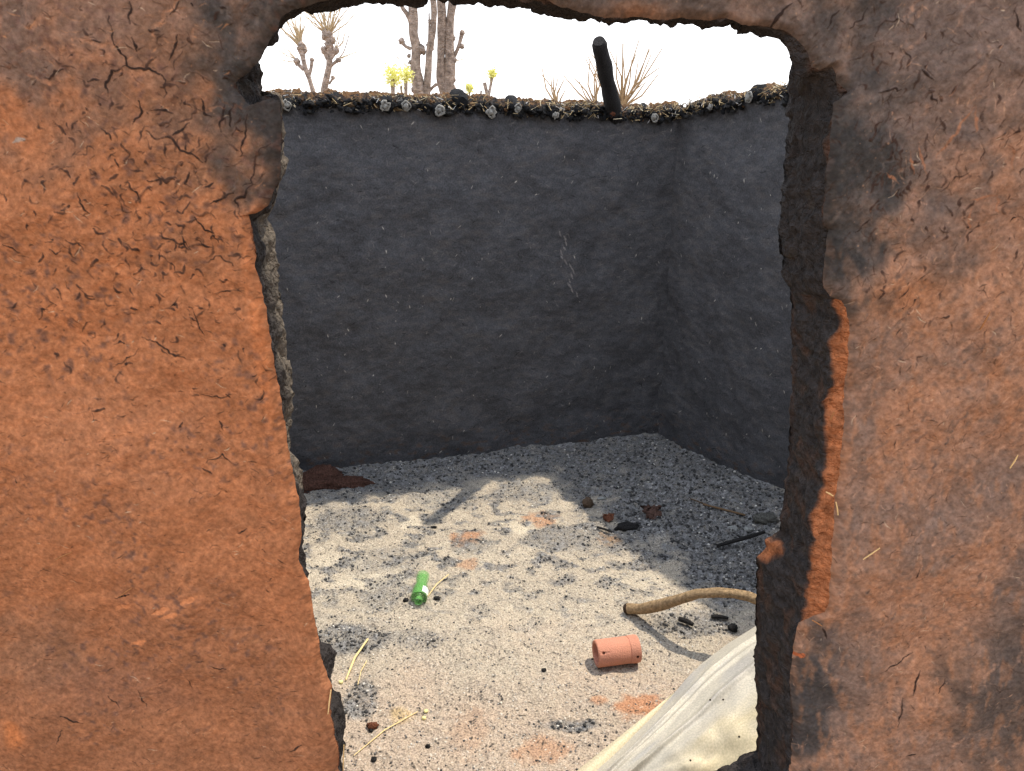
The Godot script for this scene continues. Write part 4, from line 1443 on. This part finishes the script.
func stick(called: String, a: Array, b: Array, r: float, m: Material, label: String, category: String, group := "", h0 := 0.004, h1 := 0.004) -> void:
	var p := on_floor(a[0], a[1], h0 + r); var q := on_floor(b[0], b[1], h1 + r)
	var st := new_st()
	var mid := p.lerp(q, 0.5) + Vector3(0, 0.004, 0) + (q - p).cross(Vector3.UP) * 0.04
	tube(st, [Vector3.ZERO, (mid - p) * 0.5 + (mid - p) * 0.02, mid - p, (mid - p).lerp(q - p, 0.5), q - p], [r * 0.9, r, r * 1.05, r, r * 0.75], 8, Color.WHITE, 0.3)
	var o := put(called, finish(st), m)
	o.position = p
	tag(o, label, category, group)

func debris() -> void:
	rng.seed = 404
	var coal := tri_mat(Color(0.30, 0.29, 0.285), grain_coarse, 20.0, bump_rough, 0.8)
	var red := tri_mat(Color(0.66, 0.42, 0.31), grain_coarse, 14.0, bump_rough, 0.8)
	var rust := tri_mat(Color(0.52, 0.40, 0.35), grain_coarse, 14.0, bump_rough, 0.6)
	var pale := tri_mat(Color(0.80, 0.80, 0.78), grain, 14.0, bump_fine, 0.5)
	var strawm := mat(Color(0.93, 0.83, 0.60), 0.8)
	# scorched mud heap at the foot of the back wall
	var hp := on_floor(330, 489)
	var hst := new_st()
	clod(hst, Vector3(-0.10, 0.0, 0.0), Vector3(0.17, 0.055, 0.06), Color.WHITE, -dir_angle(), 16, 30, 0.38, 3.3)
	clod(hst, Vector3(0.03, 0.0, -0.03), Vector3(0.15, 0.04, 0.05), Color.WHITE, -dir_angle() - 0.2, 14, 26, 0.38, 5.1)
	clod(hst, Vector3(-0.06, 0.03, -0.05), Vector3(0.10, 0.05, 0.05), Color.WHITE, 0.4, 12, 22, 0.38, 8.4)
	var heap := put("mud_heap", finish(hst), tri_mat(Color(0.56, 0.40, 0.34), grain_coarse, 10.0, bump_rough, 2.2))
	heap.position = hp + Vector3(0, -0.006, -0.02)
	tag(heap, "low heap of scorched reddish mud at the foot of the back wall", "mud heap")
	# scraps in the burnt thatch
	curl("bark_scrap", 651, 516, 0.045, rust, "curled brown scrap lying in the black thatch ash below the corner", "scrap")
	curl("bark_scrap", 608, 520, 0.028, red, "small reddish-brown curled scrap where the sunlit ash meets the black thatch", "scrap")
	lump("charcoal_lump", 627, 529, Vector3(0.055, 0.016, 0.02), coal, "blackest flat charcoal lump between the two brown scraps", "charcoal", "", 0.2)
	stick("charred_stick", [597, 529], [612, 534], 0.005, coal, "thin charred stick lying in front of the small reddish scrap", "stick")
	stick("charred_stick", [716, 551], [763, 545], 0.008, coal, "black charred stick poking out from behind the broken right edge of the opening", "stick", "", 0.015, 0.05)
	stick("charred_stick", [679, 622], [693, 628], 0.009, coal, "short thick charred stick under the arch of the pale branch, nearer its left end", "stick")
	stick("charred_stick", [711, 619], [728, 621], 0.007, coal, "flat charred stick under the arch of the pale branch, nearer the opening's edge", "stick")
	lump("charcoal_lump", 733, 630, Vector3(0.016, 0.013, 0.014), coal, "dark charcoal lump just above the upper edge of the metal sheet", "charcoal")
	stick("dry_twig", [703, 506], [745, 517], 0.0045, mat(Color(0.45, 0.36, 0.27)), "brown dry twig lying across the grey ash near the side wall", "twig")
	stick("dry_twig", [690, 500], [722, 512], 0.003, mat(Color(0.38, 0.31, 0.25)), "thinner brown twig lying beside the longer dry twig near the side wall", "twig")
	lump("ash_lump", 765, 522, Vector3(0.05, 0.022, 0.03), tri_mat(Color(0.66, 0.65, 0.61), grain_coarse, 14.0, bump_fine, 1.0), "rounded pale grey ash lump close to the right edge of the opening", "ash lump")
	lump("ash_lump", 733, 531, Vector3(0.025, 0.012, 0.02), pale, "small whitish ash lump left of the rounded grey one", "ash lump")
	lump("ash_lump", 748, 531, Vector3(0.016, 0.010, 0.014), pale, "tiny whitish ash lump just beneath the rounded grey one", "ash lump")
	lump("pottery_shard", 602, 499, Vector3(0.018, 0.005, 0.010), pale, "white shard in the dark ash, nearer the sunlit edge", "shard")
	lump("pottery_shard", 628, 491, Vector3(0.016, 0.005, 0.009), pale, "white shard farther back in the dark ash", "shard")
	lump("brick_crumb", 588, 507, Vector3(0.022, 0.026, 0.016), tri_mat(Color(0.50, 0.42, 0.35), grain_coarse, 14.0), "brown upright crumb at the edge of the sunlit ash", "mud lump")
	lump("brick_crumb", 373, 728, Vector3(0.014, 0.010, 0.011), red, "reddish crumb on the ash near the lower left edge of the opening", "mud lump")
	lump("charcoal_lump", 371, 731, Vector3(0.0070, 0.0045, 0.0063), coal, "charcoal bit tucked against the reddish crumb", "charcoal")
	lump("charcoal_lump", 428, 747, Vector3(0.0070, 0.0045, 0.0056), coal, "charcoal bit on clean ash below the yellowish seeds", "charcoal")
	lump("charcoal_lump", 374, 760, Vector3(0.0077, 0.0045, 0.0084), coal, "charcoal bit nearest the lower left broken edge of the opening", "charcoal")
	lump("charcoal_lump", 544, 671, Vector3(0.008, 0.005, 0.007), coal, "lone charcoal bit left of the terracotta cylinder", "charcoal")
	lump("charcoal_lump", 434, 528, Vector3(0.0112, 0.0056, 0.0070), coal, "small charcoal bit beside the tip of the pole's shadow", "charcoal")
	lump("charcoal_lump", 406, 601, Vector3(0.010, 0.006, 0.008), coal, "charcoal bit left of the green bottle's neck", "charcoal")
	lump("charcoal_lump", 437, 599, Vector3(0.012, 0.006, 0.008), coal, "charcoal bit right of the green bottle", "charcoal")
	for q in [[426, 712, "yellowish seed on the ash, upper one of the pair"], [424, 719, "yellowish seed on the ash, lower one of the pair"], [341, 683, "yellowish seed at the foot of the thick straw stalk"]]:
		lump("seed", q[0], q[1], Vector3(0.0065, 0.005, 0.0065), mat(Color(0.93, 0.88, 0.62)), q[2], "seed", "seeds on the ash", 0.0, 0.3)
	stick("straw_stalk", [368, 641], [346, 682], 0.0035, strawm, "thick yellow straw stalk lying by the left edge of the opening", "straw", "straw stalks on the ash")
	stick("straw_stalk", [418, 713], [354, 757], 0.0014, strawm, "long thin straw running from the seeds towards the lower left", "straw", "straw stalks on the ash")
	stick("straw_stalk", [367, 662], [358, 686], 0.0014, strawm, "short thin straw right of the thick straw stalk", "straw", "straw stalks on the ash")
	stick("straw_stalk", [449, 577], [428, 597], 0.0018, strawm, "thin straw leaning beside the green bottle", "straw", "straw stalks on the ash", 0.01, 0.002)
	# countless charcoal and ash crumbs
	var proto := []
	for k in 4:
		var st := new_st()
		clod(st, Vector3.ZERO, Vector3(1.0, 0.55, 0.75), Color.WHITE, 0, 4, 6, 0.9, k * 3.1)
		proto.append(finish(st))
	for k in 3:
		var xf := []; var cl := []
		var tries := 0
		while xf.size() < [9000, 6000, 3500][k] and tries < 60000:
			tries += 1
			var p := at_y(rng.randf_range(285, 800), rng.randf_range(434, 790))
			if rng.randf() < 0.3: p = Vector3(rng.randf_range(-1.3, 1.5), 0, rng.randf_range(-3.6, -1.25))
			var d := Vector2(p.x - B.x, p.z - B.z)
			if d.dot(Vector2(-dir_back.z, dir_back.x)) < 0.01 or d.dot(Vector2(-dir_right.z, dir_right.x)) < 0.01: continue
			if p.z > -1.2: continue
			var c := char_at(p.x, p.z)
			var m := 0.5 + 0.5 * n_mid.get_noise_2d(p.x * 1.1, p.z * 1.1)
			if k < 2:
				if rng.randf() > 0.02 + 0.9 * c * (0.4 + m) + 0.16 * smoothstep(0.5, 0.8, m): continue
			elif rng.randf() > 0.35 + 0.5 * c: continue
			var s := 0.0014 + 0.0048 * pow(rng.randf(), 3.0) * (0.6 + c)
			if k == 2: s *= 0.8
			p.y = floor_h(p.x, p.z) + s * 0.25
			xf.append(Transform3D(Basis.from_euler(Vector3(rng.randf_range(-0.4, 0.4), rng.randf_range(0, TAU), rng.randf_range(-0.4, 0.4))).scaled(Vector3.ONE * s), p))
			cl.append([Color(0.07, 0.068, 0.066), Color(0.2, 0.19, 0.18), Color(0.50, 0.47, 0.42)][k] * rng.randf_range(0.6, 1.4))
		var mm := MultiMesh.new()
		mm.transform_format = MultiMesh.TRANSFORM_3D
		mm.use_colors = true
		mm.mesh = proto[k]
		mm.instance_count = xf.size()
		for i in xf.size():
			mm.set_instance_transform(i, xf[i]); mm.set_instance_color(i, cl[i])
		var o := MultiMeshInstance3D.new()
		o.name = ["charcoal_crumbs", "grey_cinders", "ash_flakes"][k]
		o.multimesh = mm
		var mv := mat(Color.WHITE); mv.vertex_color_use_as_albedo = true
		o.material_override = mv
		add_child(o, true)
		tag(o, ["black charcoal crumbs strewn over the ashy floor", "grey cinders strewn over the ashy floor", "whitish ash flakes strewn over the floor"][k], ["charcoal", "cinders", "ash"][k], "", "stuff")

func dir_angle() -> float:
	return atan2(dir_back.z, dir_back.x)

func curl(called: String, px: float, py: float, s: float, m: Material, label: String, category: String) -> void:
	var p := on_floor(px, py)
	var v := PackedVector3Array()
	var n := 14
	for side in 2:
		for j in n:
			for i in n:
				var a := (i / (n - 1.0) - 0.5) * 2.0; var b := (j / (n - 1.0) - 0.5) * 2.0
				var a0 := a
				a *= sqrt(1.0 - b * b * 0.5); b *= sqrt(1.0 - a0 * a0 * 0.5)
				var e := 1.0 + 0.7 * n_rag.get_noise_2d(a * 2.0 + px, b * 2.0)
				var y := s * (0.35 + 0.55 * a * a - 0.3 * b + 0.25 * n_rag.get_noise_2d(a * 3.0, b * 3.0 + px)) + (0.0 if side == 0 else -0.004)
				v.append(Vector3(a * s * e * 0.8, maxf(y, 0.001), b * s * e * 0.7))
	var mesh := grid_mesh(n, n, v.slice(0, n * n), PackedVector2Array(), PackedColorArray(), false, true)
	grid_mesh(n, n, v.slice(n * n), PackedVector2Array(), PackedColorArray(), false, false, mesh)
	var o := put(called, mesh, m)
	o.position = p
	tag(o, label, category)
